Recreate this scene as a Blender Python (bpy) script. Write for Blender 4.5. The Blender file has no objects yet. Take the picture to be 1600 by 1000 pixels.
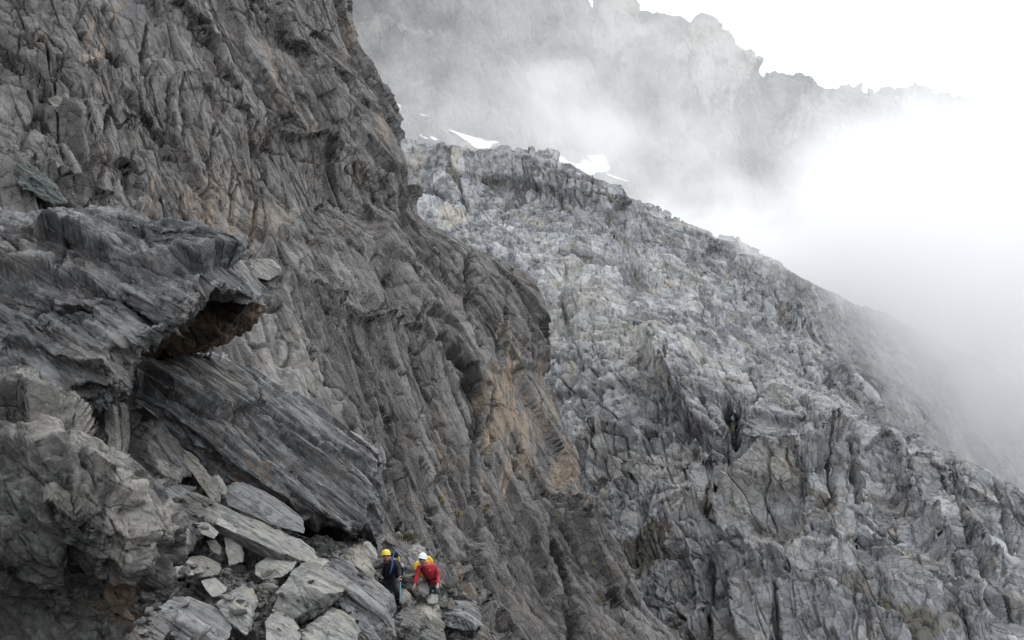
import bpy, bmesh, math, random
import numpy as np
from concurrent.futures import ThreadPoolExecutor
from mathutils import Vector

R = math.radians
S = bpy.context.scene
COL = S.collection

# ------------------------------------------------------------------ camera
FPX = 1700.0
PITCH = R(10)
cam_data = bpy.data.cameras.new('camera')
cam_data.sensor_width = 36.0
cam_data.lens = 36.0 * FPX / 1600.0
cam_data.clip_start = 0.1
cam_data.clip_end = 20000
cam = bpy.data.objects.new('camera', cam_data)
COL.objects.link(cam)
cam.location = (0, 0, 0)
cam.rotation_euler = (R(90) + PITCH, 0, 0)
S.camera = cam

# ------------------------------------------------------------------ sky, sun, exposure
SUN_EL, SUN_AZ = R(42), R(27)          # sun behind the ridge, high on the right
world = bpy.data.worlds.new('World')
S.world = world
world.use_nodes = True
wn = world.node_tree
wn.nodes.clear()
w_out = wn.nodes.new('ShaderNodeOutputWorld')
w_sky = wn.nodes.new('ShaderNodeTexSky')
w_sky.sky_type = 'NISHITA'
w_sky.sun_disc = False
w_sky.sun_elevation = SUN_EL
w_sky.sun_rotation = SUN_AZ
w_sky.altitude = 4000
w_bg = wn.nodes.new('ShaderNodeBackground')
w_bg.inputs['Strength'].default_value = 0.12
wn.links.new(w_sky.outputs[0], w_bg.inputs[0])
# the white cloud layer that covers nearly all of that sky
w_cl = wn.nodes.new('ShaderNodeBackground')
w_cl.inputs['Color'].default_value = (0.935, 0.975, 1.03, 1)
w_cl.inputs['Strength'].default_value = 1.3
w_tc = wn.nodes.new('ShaderNodeTexCoord')
w_no = wn.nodes.new('ShaderNodeTexNoise')
w_no.inputs['Scale'].default_value = 2.2
w_no.inputs['Detail'].default_value = 5
wn.links.new(w_tc.outputs['Generated'], w_no.inputs['Vector'])
w_mr = wn.nodes.new('ShaderNodeMapRange')
w_mr.inputs[1].default_value = 0.3
w_mr.inputs[2].default_value = 0.5
w_mr.inputs[3].default_value = 0.86
w_mr.inputs[4].default_value = 1.0
wn.links.new(w_no.outputs['Fac'], w_mr.inputs[0])
w_mix = wn.nodes.new('ShaderNodeMixShader')
wn.links.new(w_mr.outputs[0], w_mix.inputs[0])
wn.links.new(w_bg.outputs[0], w_mix.inputs[1])
wn.links.new(w_cl.outputs[0], w_mix.inputs[2])
wn.links.new(w_mix.outputs[0], w_out.inputs[0])

sun_data = bpy.data.lights.new('sun', 'SUN')
sun_data.energy = 1.5
sun_data.angle = R(8)
sun_data.color = (1.0, 0.975, 0.94)
sun = bpy.data.objects.new('sun', sun_data)
COL.objects.link(sun)
sd = Vector((math.sin(SUN_AZ) * math.cos(SUN_EL), math.cos(SUN_AZ) * math.cos(SUN_EL), math.sin(SUN_EL)))
sun.rotation_euler = sd.to_track_quat('Z', 'Y').to_euler()
sun.location = sd * 100

S.view_settings.view_transform = 'Standard'
S.view_settings.look = 'None'
S.view_settings.exposure = 0.4
S.view_settings.gamma = 1.0
S.view_settings.use_curve_mapping = False
cy = S.cycles
cy.use_denoising = True
cy.use_adaptive_sampling = True
cy.adaptive_threshold = 0.03
cy.max_bounces = 16
cy.diffuse_bounces = 3
cy.glossy_bounces = 2
cy.transmission_bounces = 2
cy.volume_bounces = 14
cy.transparent_max_bounces = 8
cy.volume_max_steps = 256

# ------------------------------------------------------------------ geometry helpers
FWD = np.array([0, math.cos(PITCH), math.sin(PITCH)])
UP = np.array([0, -math.sin(PITCH), math.cos(PITCH)])
RT = np.array([1.0, 0, 0])


def W(px, py, d):
    """A point of the place, from where it shows in the photograph and how far away it is."""
    px, py, d = np.asarray(px, float), np.asarray(py, float), np.asarray(d, float)
    return (((px - 800) / FPX * d)[..., None] * RT + ((500 - py) / FPX * d)[..., None] * UP + d[..., None] * FWD)


def V(px, py, d):
    return Vector(W(px, py, d))


F32 = np.float32
POOL = ThreadPoolExecutor(4)


def chunked(fn, p, *a):
    n = len(p)
    step = 60000
    parts = list(POOL.map(lambda i: fn(p[i:i + step], *a), range(0, n, step)))
    if isinstance(parts[0], tuple):
        return tuple(np.concatenate([q[k] for q in parts]) for k in range(len(parts[0])))
    return np.concatenate(parts)


def hsh(ix, iy, iz, seed):
    h = (ix.astype(np.uint32) * np.uint32(0x9E3779B1)) ^ (iy.astype(np.uint32) * np.uint32(0x85EBCA77)) ^ (iz.astype(np.uint32) * np.uint32(0xC2B2AE3D))
    h = h + np.uint32((seed * 0x27D4EB2F) & 0xffffffff)
    h ^= h >> np.uint32(15)
    h *= np.uint32(0x2C1B3C6D)
    h ^= h >> np.uint32(12)
    h *= np.uint32(0x297A2D39)
    h ^= h >> np.uint32(15)
    return h


def h01(h, k):
    g = h * np.uint32(0x9E3779B1 + 2 * k * 7919 + 2 * k) + np.uint32(k * 977)
    g ^= g >> np.uint32(13)
    g *= np.uint32(0x5BD1E995)
    g ^= g >> np.uint32(15)
    return g.astype(F32) * F32(1 / 4294967296.0)


def _perlin(p, seed):
    i = np.floor(p).astype(np.int32)
    f = (p - i).astype(F32)
    u = f * f * f * (f * (f * 6 - 15) + 10)
    out = np.zeros(len(p), F32)
    for dx in (0, 1):
        for dy in (0, 1):
            for dz in (0, 1):
                h = hsh(i[:, 0] + dx, i[:, 1] + dy, i[:, 2] + dz, seed)
                gx = (h & np.uint32(1023)).astype(F32) / 511.5 - 1
                gy = ((h >> np.uint32(10)) & np.uint32(1023)).astype(F32) / 511.5 - 1
                gz = ((h >> np.uint32(20)) & np.uint32(1023)).astype(F32) / 511.5 - 1
                w = (u[:, 0] if dx else 1 - u[:, 0]) * (u[:, 1] if dy else 1 - u[:, 1]) * (u[:, 2] if dz else 1 - u[:, 2])
                out += w * (gx * (f[:, 0] - dx) + gy * (f[:, 1] - dy) + gz * (f[:, 2] - dz))
    return out


def perlin(p, seed=0):
    return chunked(_perlin, np.asarray(p, F32), seed)


def fbm(p, seed=0, octv=4, gain=0.5):
    p = np.asarray(p, F32)
    out = np.zeros(len(p), F32)
    a, s = 1.0, 1.0
    for o in range(octv):
        out += a * perlin(p * F32(s) + F32(o * 13.7), seed + o)
        a *= gain
        s *= 2.03
    return out


def _voro(p, seed):
    i = np.floor(p).astype(np.int32)
    n = len(p)
    f1 = np.full(n, 9, F32); f2 = np.full(n, 9, F32)
    h1 = np.zeros(n, np.uint32); h2 = np.zeros(n, np.uint32)
    v1 = np.zeros((3, n), F32); v2 = np.zeros((3, n), F32)
    for dx in (-1, 0, 1):
        for dy in (-1, 0, 1):
            for dz in (-1, 0, 1):
                cx, cy_, cz = i[:, 0] + dx, i[:, 1] + dy, i[:, 2] + dz
                h = hsh(cx, cy_, cz, seed)
                v = np.empty((3, n), F32)
                v[0] = p[:, 0] - cx - (0.1 + 0.8 * (h & np.uint32(1023)).astype(F32) / 1023)
                v[1] = p[:, 1] - cy_ - (0.1 + 0.8 * ((h >> np.uint32(10)) & np.uint32(1023)).astype(F32) / 1023)
                v[2] = p[:, 2] - cz - (0.1 + 0.8 * ((h >> np.uint32(20)) & np.uint32(1023)).astype(F32) / 1023)
                d = v[0] * v[0] + v[1] * v[1] + v[2] * v[2]
                m = d < f1
                m2 = (d < f2) & ~m
                v2 = np.where(m, v1, np.where(m2, v, v2)); h2 = np.where(m, h1, np.where(m2, h, h2)); f2 = np.where(m, f1, np.where(m2, d, f2))
                v1 = np.where(m, v, v1); h1 = np.where(m, h, h1); f1 = np.where(m, d, f1)
    return np.sqrt(f1), np.sqrt(f2), h1, v1.T, h2, v2.T


def voro(p, seed=0):
    return chunked(_voro, np.asarray(p, F32), seed)


def frame(f, n=(0, -1, 0.3)):
    """Rows: along the grain, across it in the face, out of the face."""
    f = np.array(f, float); f /= np.linalg.norm(f)
    n = np.array(n, float); n -= f * n.dot(f); n /= np.linalg.norm(n)
    return np.stack([f, np.cross(n, f), n])


def smooth(x, a, b):
    t = np.clip((x - a) / (b - a), 0, 1)
    return t * t * (3 - 2 * t)


def relief(P, layers):
    """Sum of rock-relief layers at the points P, in metres along the normal."""
    out = np.zeros(len(P), F32)
    for L in layers:
        k = L['k']
        fr = L.get('fr')
        q = P @ fr.T if fr is not None else P
        sc = np.array(L['s'], float)
        q = (q / sc).astype(F32)
        if L.get('warp'):
            ws = L.get('ws', 0.6)
            q = q + F32(L['warp']) * np.stack([perlin(q * F32(ws), L['seed'] + 50 + j) for j in range(3)], 1)
        if k == 'blocks':
            f1, f2, h, v, g2, v2 = voro(q, L['seed'])

            def val(h, v):
                return ((h01(h, 1) * 2 - 1) * L['a'] + (v[:, 0] * (h01(h, 2) * 2 - 1) * 1.2 + v[:, 1] * (h01(h, 3) * 2 - 1) + v[:, 2] * (h01(h, 4) * 2 - 1)) * L.get('tilt', 0))
            d1 = val(h, v)
            d2 = val(g2, v2)
            e = f2 - f1
            bw = L.get('bw', 0.16)
            t = np.clip(e / bw, 0, 1)
            d = d1 + (d2 - d1) * 0.5 * (1 - t) ** 1.5
            if L.get('dome'):
                d -= L['dome'] * f1 * f1
            if L.get('crack'):
                pr = h01(h ^ g2, 5)          # some joints gape, most are hairlines
                d -= L['crack'] * np.exp(-(e / L.get('cw', 0.06)) ** 2) * (0.15 + 1.6 * pr ** 3)
            if L.get('mod'):
                d = d * smooth(perlin(P / L['mod'], L['seed'] + 77) * 1.0 + .06, -.2, .3) * 1.6 + d * .06
            out += d
        elif k == 'fbm':
            out += F32(L['a']) * fbm(q, L['seed'], L.get('o', 4), L.get('g', 0.5))
        elif k == 'ridged':
            a, s = 1.0, 1.0
            for o in range(L.get('o', 4)):
                out += F32(L['a'] * a) * (0.5 - 2 * np.abs(perlin(q * F32(s), L['seed'] + o)))
                a *= L.get('g', 0.5); s *= 2.1
        elif k == 'strata':
            # torn layers: the last axis of the frame is the normal of the layers
            a, s = 1.0, 1.0
            for o in range(L.get('o', 3)):
                w = q[:, 2] * F32(s) + F32(1.3) * perlin(q * F32(0.35 * s), L['seed'] + o)
                i = np.floor(w)
                fr_ = w - i
                z = np.zeros(len(q), np.int32)

                def lay(i):
                    return (h01(hsh(i.astype(np.int32), z, z, L['seed'] + 31 * o), 1) - 0.5) + 0.7 * perlin(np.stack([q[:, 0] * F32(s), q[:, 1] * F32(s), i * F32(7.31)], 1), L['seed'] + 9 + o)
                bl = smooth(fr_, 0.78, 1.0)
                out += F32(L['a'] * a) * (lay(i) * (1 - bl) + lay(i + 1) * bl - 0.5 * fr_ * (1 - bl))
                a *= 0.5; s *= 2.3
    return out


def grid_normals(G):
    du = np.gradient(G, axis=1)
    dv = np.gradient(G, axis=0)
    n = np.cross(du, dv)
    n /= np.linalg.norm(n, axis=2, keepdims=True) + 1e-9
    return n


def polydist(px, py, line):
    """Signed distance (positive below / right of a line drawn left to right), overrun past its ends."""
    best = np.full(px.shape, 1e9)
    sg = np.zeros(px.shape)
    ov = np.zeros(px.shape)
    L = np.array(line, float)
    n = len(L) - 1
    for k in range(n):
        a, b = L[k], L[k + 1]
        d = b - a
        l2 = d.dot(d)
        t = ((px - a[0]) * d[0] + (py - a[1]) * d[1]) / l2
        tc = np.clip(t, 0, 1)
        qx, qy = px - a[0] - tc * d[0], py - a[1] - tc * d[1]
        dist = np.hypot(qx, qy)
        cr = d[0] * (py - a[1]) - d[1] * (px - a[0])
        o = np.zeros(px.shape)
        if k == 0:
            o = np.maximum(o, -t * math.sqrt(l2))
        if k == n - 1:
            o = np.maximum(o, (t - 1) * math.sqrt(l2))
        m = dist < best
        best = np.where(m, dist, best)
        sg = np.where(m, np.sign(cr), sg)
        ov = np.where(m, o, ov)
    return best * sg, ov


def strokes(px, py, P, marks, seed=3, wob=5.0, ws=40.0):
    """Ledges, cracks and ribs of the rock, drawn as lines on it; returns metres along the normal."""
    out = np.zeros(px.shape, F32)
    q = np.stack([px.ravel() / ws, py.ravel() / ws, np.zeros(px.size)], 1)
    wx = (fbm(q, seed, 3) * wob * 1.6).reshape(px.shape)
    wy = (fbm(q + 31.0, seed + 7, 3) * wob * 1.6).reshape(px.shape)
    X, Y = px + wx, py + wy
    for m in marks:
        kind, line, w, amp = m[:4]
        w = w * (0.6 if kind == 'crack' else 0.75)
        dec = m[4] if len(m) > 4 else 30
        L = np.array(line, float)
        mg = max(4 * w, 3.2 * dec if kind in ('step', 'lip') else 0) + 15
        sel = (X > L[:, 0].min() - mg) & (X < L[:, 0].max() + mg) & (Y > L[:, 1].min() - mg) & (Y < L[:, 1].max() + mg)
        if not sel.any():
            continue
        s, ov = polydist(X[sel], Y[sel], line)
        tap = np.exp(-(ov / (8 + 0.5 * (dec if kind in ('step', 'lip') else w))) ** 2)
        if kind == 'step':      # the rock below the line stands forward
            d = amp * smooth(s, -w, w) * np.exp(-np.maximum(s, 0) / dec)
        elif kind == 'lip':     # the rock above the line stands forward
            d = amp * smooth(-s, -w, w) * np.exp(-np.maximum(-s, 0) / dec)
        elif kind == 'crack':
            d = -amp * np.exp(-np.abs(s / w) ** 1.4)
        else:                   # rib
            d = amp * np.exp(-np.abs(s) / w)
        out[sel] += (d * tap).astype(F32)
    return out


def paint(px, py, P, spots, fr=None, seed=5):
    """Colour attribute: R ochre stain, G pale rock and painted sunlight, B dark rock and painted shade."""
    C = np.zeros(px.shape + (4,), F32)
    C[..., 3] = 1
    if not spots:
        return C
    base = P.reshape(-1, 3)
    q = np.stack([px.ravel() / 26, py.ravel() / 26, np.zeros(px.size)], 1)
    nz = (fbm(q, seed, 4)).reshape(px.shape)
    q2 = np.stack([px.ravel() / 5, py.ravel() / 60, np.zeros(px.size)], 1)
    st = (fbm(q2, seed + 4, 3)).reshape(px.shape)
    for (x, y, rx, ry, ang, ch, amt, streak) in spots:
        ca, sa = math.cos(R(ang)), math.sin(R(ang))
        dx, dy = px - x, py - y
        u = (dx * ca + dy * sa) / rx
        v = (-dx * sa + dy * ca) / ry
        d = 1 - np.sqrt(u * u + v * v) + (0.8 if streak < 1 else 0.3) * nz + streak * st
        C[..., ch] = np.maximum(C[..., ch], amt * smooth(d, 0.0, 0.45))
    return C


def catmull(rows, ts):
    """rows (k, n, 3) interpolated at ts in [0, k-1]."""
    k = len(rows)
    i = np.clip(np.floor(ts).astype(int), 0, k - 2)
    f = (ts - i)[:, None, None]
    g = lambda j: rows[np.clip(j, 0, k - 1)]
    p0, p1, p2, p3 = g(i - 1), g(i), g(i + 1), g(i + 2)
    m1, m2 = (p2 - p0) * 0.42, (p3 - p1) * 0.42
    return ((2 * f ** 3 - 3 * f ** 2 + 1) * p1 + (f ** 3 - 2 * f ** 2 + f) * m1 + (-2 * f ** 3 + 3 * f ** 2) * p2 + (f ** 3 - f ** 2) * m2)


def mesh_obj(name, verts, faces, mat, parent=None, smooth_=False, col=None, quads=True):
    verts = np.ascontiguousarray(verts, F32)
    faces = np.ascontiguousarray(faces, np.int32)
    me = bpy.data.meshes.new(name)
    k = faces.shape[1]
    me.vertices.add(len(verts))
    me.vertices.foreach_set('co', verts.ravel())
    me.loops.add(faces.size)
    me.loops.foreach_set('vertex_index', faces.ravel())
    me.polygons.add(len(faces))
    me.polygons.foreach_set('loop_start', np.arange(0, faces.size, k, dtype=np.int32))
    me.polygons.foreach_set('loop_total', np.full(len(faces), k, np.int32))
    if smooth_:
        me.polygons.foreach_set('use_smooth', np.ones(len(faces), bool))
    me.update(calc_edges=True)
    if col is not None:
        at = me.color_attributes.new('tint', 'FLOAT_COLOR', 'POINT')
        at.data.foreach_set('color', np.ascontiguousarray(col, F32).ravel())
    me.materials.append(mat)
    o = bpy.data.objects.new(name, me)
    COL.objects.link(o)
    if parent is not None:
        o.parent = parent
    return o


def tag(o, label=None, cat=None, group=None, kind=None):
    if label: o['label'] = label
    if cat: o['category'] = cat
    if group: o['group'] = group
    if kind: o['kind'] = kind
    return o


def empty(name, loc=(0, 0, 0), label=None, cat=None, group=None):
    o = bpy.data.objects.new(name, None)
    COL.objects.link(o)
    o.location = loc
    return tag(o, label, cat, group)


SHEETS = {}


def sheet(name, rows, nu, per_row, mat, big, fine, marks=(), spots=(), wob=5.0, ws=40.0, seed=1, mk=1.0):
    """A rock face: rows of (px, py, distance) run left to right, from the top of the face to its foot."""
    us = np.linspace(0, 1, nu)
    rr = []
    for r in rows:
        r = np.array(r, float)
        x = r[:, 0]
        dz = np.diff(r[:, 2]) * FPX / r[1:, 2] * 0.12
        t = np.concatenate([[0], np.cumsum(np.sqrt(np.diff(r[:, 0]) ** 2 + (np.diff(r[:, 1]) * 0.3) ** 2 + dz ** 2) + 0.01)])
        t /= t[-1]
        rr.append(np.stack([np.interp(us, t, r[:, j]) for j in range(3)], 1))
    rr = np.array(rr)
    ts = []
    for k, n in enumerate(per_row):
        ts.append(k + np.arange(n) / n)
    ts = np.concatenate(ts + [[len(rows) - 1]])
    G3 = catmull(rr, ts)                    # px, py, depth
    px, py, d = G3[..., 0], G3[..., 1], G3[..., 2]
    P = W(px, py, d)
    N = grid_normals(P)
    if (N * P).sum() > 0:
        N = -N
    sh = px.shape
    SHEETS[name] = dict(px=px, py=py)
    disp = relief(P.reshape(-1, 3), big).reshape(sh)
    disp += mk * strokes(px, py, P, marks, seed, wob, ws)
    P = P + N * disp[..., None]
    N2 = grid_normals(P)
    if (N2 * P).sum() > 0:
        N2 = -N2
    N2 = N2 * 0.5 + N * 0.5
    N2 /= np.linalg.norm(N2, axis=2, keepdims=True)
    P = P + N2 * relief(P.reshape(-1, 3), fine).reshape(sh)[..., None]
    SHEETS[name]['P'] = P
    C = paint(px, py, P, spots, seed=seed)
    nv = sh[0]
    idx = np.arange(nv * nu).reshape(nv, nu)
    f = np.stack([idx[:-1, :-1], idx[:-1, 1:], idx[1:, 1:], idx[1:, :-1]], -1).reshape(-1, 4)
    return mesh_obj(name, P.reshape(-1, 3), f, mat, col=C.reshape(-1, 4))


def on_sheet(name, px, py):
    """The surface point of a face that shows nearest to (px, py)."""
    P = SHEETS[name]['P']
    if 'pp' not in SHEETS[name]:
        d = P @ FWD
        SHEETS[name]['pp'] = (P @ RT / d * FPX + 800, 500 - P @ UP / d * FPX, d)
    X, Y, d = SHEETS[name]['pp']
    e = (X - px) ** 2 + (Y - py) ** 2
    m = e < e.min() + 6
    i = np.argmin(np.where(m, d, 1e9))
    return P.reshape(-1, 3)[i]


# ------------------------------------------------------------------ materials
def rock_mat(name, base, light, dark, s=1.0, fr=None, stretch=(4, 1, 1), speck=0.5, bump=0.5, ochre=(0.30, 0.16, 0.075), pale=(0.50, 0.465, 0.41), bdist=None, rough=0.85, streak=0.5, moss=0.0):
    m = bpy.data.materials.new(name)
    m.use_nodes = True
    nt = m.node_tree
    N, Lk = nt.nodes, nt.links
    N.clear()
    out = N.new('ShaderNodeOutputMaterial')
    bs = N.new('ShaderNodeBsdfPrincipled')
    bs.inputs['Roughness'].default_value = rough
    bs.inputs['Specular IOR Level'].default_value = 0.25
    Lk.new(bs.outputs[0], out.inputs[0])
    geo = N.new('ShaderNodeTexCoord')
    mp = N.new('ShaderNodeMapping')
    mp.vector_type = 'TEXTURE'
    if fr is not None:
        from mathutils import Matrix
        e = Matrix([tuple(r) for r in fr]).transposed().to_euler('XYZ')
        mp.inputs['Rotation'].default_value = e
    mp.inputs['Scale'].default_value = [k * s for k in stretch]
    Lk.new(geo.outputs['Object'], mp.inputs['Vector'])
    mi = N.new('ShaderNodeMapping')
    mi.vector_type = 'TEXTURE'
    mi.inputs['Scale'].default_value = (s, s, s)
    Lk.new(geo.outputs['Object'], mi.inputs['Vector'])

    def noise(vec, scale, detail=5, rgh=0.6, lac=2.2, dist=0.0):
        n = N.new('ShaderNodeTexNoise')
        n.inputs['Scale'].default_value = scale
        n.inputs['Detail'].default_value = detail
        n.inputs['Roughness'].default_value = rgh
        n.inputs['Distortion'].default_value = dist
        Lk.new(vec.outputs[0], n.inputs['Vector'])
        return n.outputs['Fac']

    def rng(v, a, b, c=0.0, d=1.0):
        r = N.new('ShaderNodeMapRange')
        r.inputs[1].default_value = a; r.inputs[2].default_value = b
        r.inputs[3].default_value = c; r.inputs[4].default_value = d
        Lk.new(v, r.inputs[0])
        return r.outputs[0]

    def mix(f, a, b):
        x = N.new('ShaderNodeMix')
        x.data_type = 'RGBA'
        if isinstance(f, float): x.inputs[0].default_value = f
        else: Lk.new(f, x.inputs[0])
        for v, i in ((a, 6), (b, 7)):
            if isinstance(v, tuple): x.inputs[i].default_value = v + (1,)
            else: Lk.new(v, x.inputs[i])
        return x.outputs[2]

    def mul(a, b):
        x = N.new('ShaderNodeMath'); x.operation = 'MULTIPLY'
        for v, i in ((a, 0), (b, 1)):
            if isinstance(v, (int, float)): x.inputs[i].default_value = v
            else: Lk.new(v, x.inputs[i])
        return x.outputs[0]

    c = mix(rng(noise(mi, 0.25, 6, 0.65), 0.35, 0.65), dark, base)
    c = mix(mul(rng(noise(mp, 1.2, 8, 0.78), 0.45, 0.62), streak), c, light)
    c = mix(mul(rng(noise(mp, 1.9, 8, 0.8, dist=0.4), 0.54, 0.61), 0.85), c, tuple(k * 0.55 for k in dark))
    warm = tuple([base[0] * 1.25, base[1] * 1.03, base[2] * 0.82])
    c = mix(mul(rng(noise(mi, 0.6, 5, 0.6), 0.48, 0.66), 0.6), c, warm)
    c = mix(mul(rng(noise(mi, 1.1, 6, 0.7), 0.56, 0.68), 0.35), c, (base[0] * .88, base[1] * 1.0, base[2] * 1.04))
    # lichen and fresh breaks: small pale spots, small dark ones
    c = mix(mul(rng(noise(mi, 2.6, 9, 0.82), 0.60, 0.68), speck), c, tuple(min(0.62, k * 2.0 + 0.05) for k in light))
    c = mix(mul(rng(noise(mp, 3.1, 9, 0.82), 0.57, 0.66), speck * 0.8), c, tuple(k * 0.4 for k in dark))
    def warped(src, k, amt):
        n = N.new('ShaderNodeTexNoise'); n.inputs['Scale'].default_value = k; n.inputs['Detail'].default_value = 3
        Lk.new(src.outputs[0], n.inputs['Vector'])
        va = N.new('ShaderNodeVectorMath'); va.operation = 'MULTIPLY_ADD'
        Lk.new(n.outputs['Color'], va.inputs[0]); va.inputs[1].default_value = (amt,) * 3
        Lk.new(src.outputs[0], va.inputs[2])
        return va
    crs = []
    for sc_, src, tk in ((0.8, warped(mp, 1.5, .22), 1.0), (2.3, warped(mi, 2.0, .3), .55)):
        ve = N.new('ShaderNodeTexVoronoi'); ve.feature = 'DISTANCE_TO_EDGE'; ve.inputs['Scale'].default_value = sc_
        vc = N.new('ShaderNodeTexVoronoi'); vc.feature = 'F1'; vc.inputs['Scale'].default_value = sc_
        Lk.new(src.outputs[0], ve.inputs['Vector']); Lk.new(src.outputs[0], vc.inputs['Vector'])
        sc2 = N.new('ShaderNodeSeparateColor'); Lk.new(vc.outputs['Color'], sc2.inputs[0])
        c = mix(mul(rng(sc2.outputs[0], 0.5, 1.0), 0.6 * tk), c, light)
        c = mix(mul(rng(sc2.outputs[1], 0.5, 1.0), 0.75 * tk), c, dark)
        crs.append((rng(ve.outputs['Distance'], 0.0, 0.06), sc2.outputs[2]))
    at = N.new('ShaderNodeVertexColor'); at.layer_name = 'tint'
    sp = N.new('ShaderNodeSeparateColor')
    Lk.new(at.outputs[0], sp.inputs[0])
    och = mix(rng(noise(mp, 2.5, 5, 0.7), 0.35, 0.65), ochre, tuple(k * 0.45 + 0.02 for k in ochre))
    c = mix(sp.outputs[0], c, och)
    c = mix(mul(sp.outputs[1], rng(noise(mi, 2.0, 5, 0.7), 0.3, 0.5, 0.35, 1.0)), c, pale)
    c = mix(sp.outputs[2], c, tuple(k * 0.38 for k in dark))
    if moss:
        c = mix(mul(rng(noise(mi, 0.45, 5, 0.7), 0.58, 0.66), moss), c, (0.085, 0.075, 0.03))
    Lk.new(c, bs.inputs['Base Color'])
    bn = N.new('ShaderNodeBump')
    bn.inputs['Strength'].default_value = bump
    bn.inputs['Distance'].default_value = bdist or 0.22 * s
    ad = N.new('ShaderNodeMath'); ad.operation = 'ADD'
    Lk.new(noise(mp, 3.0, 8, 0.7), ad.inputs[0])
    Lk.new(mul(noise(mi, 5.0, 6, 0.75), 0.7), ad.inputs[1])
    h_ = ad.outputs[0]
    for (cr_, tone), kk in zip(crs, (0.6, 0.25)):
        a3 = N.new('ShaderNodeMath'); a3.operation = 'ADD'
        Lk.new(h_, a3.inputs[0]); Lk.new(mul(cr_, kk), a3.inputs[1])
        a4 = N.new('ShaderNodeMath'); a4.operation = 'ADD'
        Lk.new(a3.outputs[0], a4.inputs[0]); Lk.new(mul(tone, kk * .8), a4.inputs[1])
        h_ = a4.outputs[0]
    Lk.new(h_, bn.inputs['Height'])
    Lk.new(bn.outputs[0], bs.inputs['Normal'])
    return m


def plain(name, col, rough=0.7, metal=0.0, bump=0.0, bs_=30.0, var=0.25):
    m = bpy.data.materials.new(name)
    m.use_nodes = True
    nt = m.node_tree
    b = nt.nodes['Principled BSDF']
    b.inputs['Roughness'].default_value = rough
    b.inputs['Metallic'].default_value = metal
    n = nt.nodes.new('ShaderNodeTexNoise')
    n.inputs['Scale'].default_value = bs_
    n.inputs['Detail'].default_value = 5
    tc = nt.nodes.new('ShaderNodeTexCoord')
    nt.links.new(tc.outputs['Object'], n.inputs['Vector'])
    mx = nt.nodes.new('ShaderNodeMix'); mx.data_type = 'RGBA'
    mx.inputs[6].default_value = tuple(k * (1 - var) for k in col) + (1,)
    mx.inputs[7].default_value = tuple(min(1, k * (1 + var)) for k in col) + (1,)
    nt.links.new(n.outputs['Fac'], mx.inputs[0])
    nt.links.new(mx.outputs[2], b.inputs['Base Color'])
    if bump:
        bn = nt.nodes.new('ShaderNodeBump')
        bn.inputs['Strength'].default_value = bump
        bn.inputs['Distance'].default_value = 0.02
        nt.links.new(n.outputs['Fac'], bn.inputs['Height'])
        nt.links.new(bn.outputs[0], b.inputs['Normal'])
    return m


FR_CLIFF = frame((0.40, -0.32, -0.86), (0.35, -1, 0.25))
FR_SLOPE = frame((0.12, -0.45, -0.85), (0.2, -0.8, 0.8))
FR_BENCH = frame((0.86, -0.22, -0.46), (0, -.7, .7))
FR_OUT = frame((.74, -.12, -.66), (.45, -.65, .5))
FR_FAR = frame((0.22, -0.3, -0.92), (0, -1, 0.4))
FR_BED = frame((0.84, -0.25, -0.50), (0.3, 0.35, 1))      # foreground foliation: dips to the right
M_CLIFF = rock_mat('cliff_rock', (0.155, 0.148, 0.143), (0.33, 0.318, 0.308), (0.055, 0.053, 0.052), s=2.2, fr=FR_CLIFF, stretch=(5, 1, 1), speck=0.6, bump=1.0, ochre=(0.44, 0.34, 0.25))
M_SLOPE = rock_mat('slope_rock', (0.41, 0.418, 0.428), (0.72, 0.727, 0.737), (0.155, 0.16, 0.168), s=3.5, fr=FR_SLOPE, stretch=(3, 1, 1), speck=0.45, bump=1.0, pale=(0.62, 0.58, 0.50), moss=0.45, ochre=(0.16, 0.125, 0.05))
M_FAR = rock_mat('mountain_rock', (0.14, 0.144, 0.15), (0.28, 0.28, 0.275), (0.07, 0.072, 0.077), s=8, fr=FR_FAR, stretch=(6, 1, 1), speck=0.6, bump=1.0, bdist=3.0)
M_BED = rock_mat('foreground_rock', (0.155, 0.157, 0.16), (0.36, 0.363, 0.365), (0.058, 0.058, 0.06), s=0.55, fr=FR_BED, stretch=(7, 2.5, 0.7), speck=0.5, bump=0.8, ochre=(0.26, 0.15, 0.08), streak=0.7)
M_OUT = rock_mat('outcrop_rock', (0.08, 0.079, 0.077), (0.22, 0.217, 0.205), (0.045, 0.045, 0.045), s=0.3, fr=FR_OUT, stretch=(3.5, 1.5, 1), speck=0.7, bump=0.9, ochre=(0.22, 0.14, 0.07), streak=0.8)
M_STONE = rock_mat('boulder_rock', (0.25, 0.25, 0.235), (0.37, 0.37, 0.345), (0.14, 0.14, 0.133), s=0.4, fr=FR_BED, stretch=(3, 1.5, 0.8), speck=0.55, bump=0.6, ochre=(0.28, 0.17, 0.09))
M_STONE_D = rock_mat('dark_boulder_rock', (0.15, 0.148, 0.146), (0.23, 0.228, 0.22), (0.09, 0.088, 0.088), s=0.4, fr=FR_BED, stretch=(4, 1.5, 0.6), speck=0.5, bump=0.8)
M_STONE_B = rock_mat('brown_boulder_rock', (0.185, 0.175, 0.155), (0.31, 0.30, 0.27), (0.10, 0.095, 0.085), s=0.35, fr=FR_BED, stretch=(3, 1.5, 0.8), speck=0.7, bump=0.9, ochre=(0.28, 0.17, 0.09))
M_RUB = rock_mat('rubble_rock', (0.175, 0.175, 0.168), (0.30, 0.30, 0.285), (0.09, 0.09, 0.086), s=.25, fr=FR_BED, stretch=(2, 1.2, .8), speck=.8, bump=1.0)
M_SNOW = plain('snow', (0.60, 0.64, 0.70), 0.6, bump=0.5, bs_=0.25, var=0.12)

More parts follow.
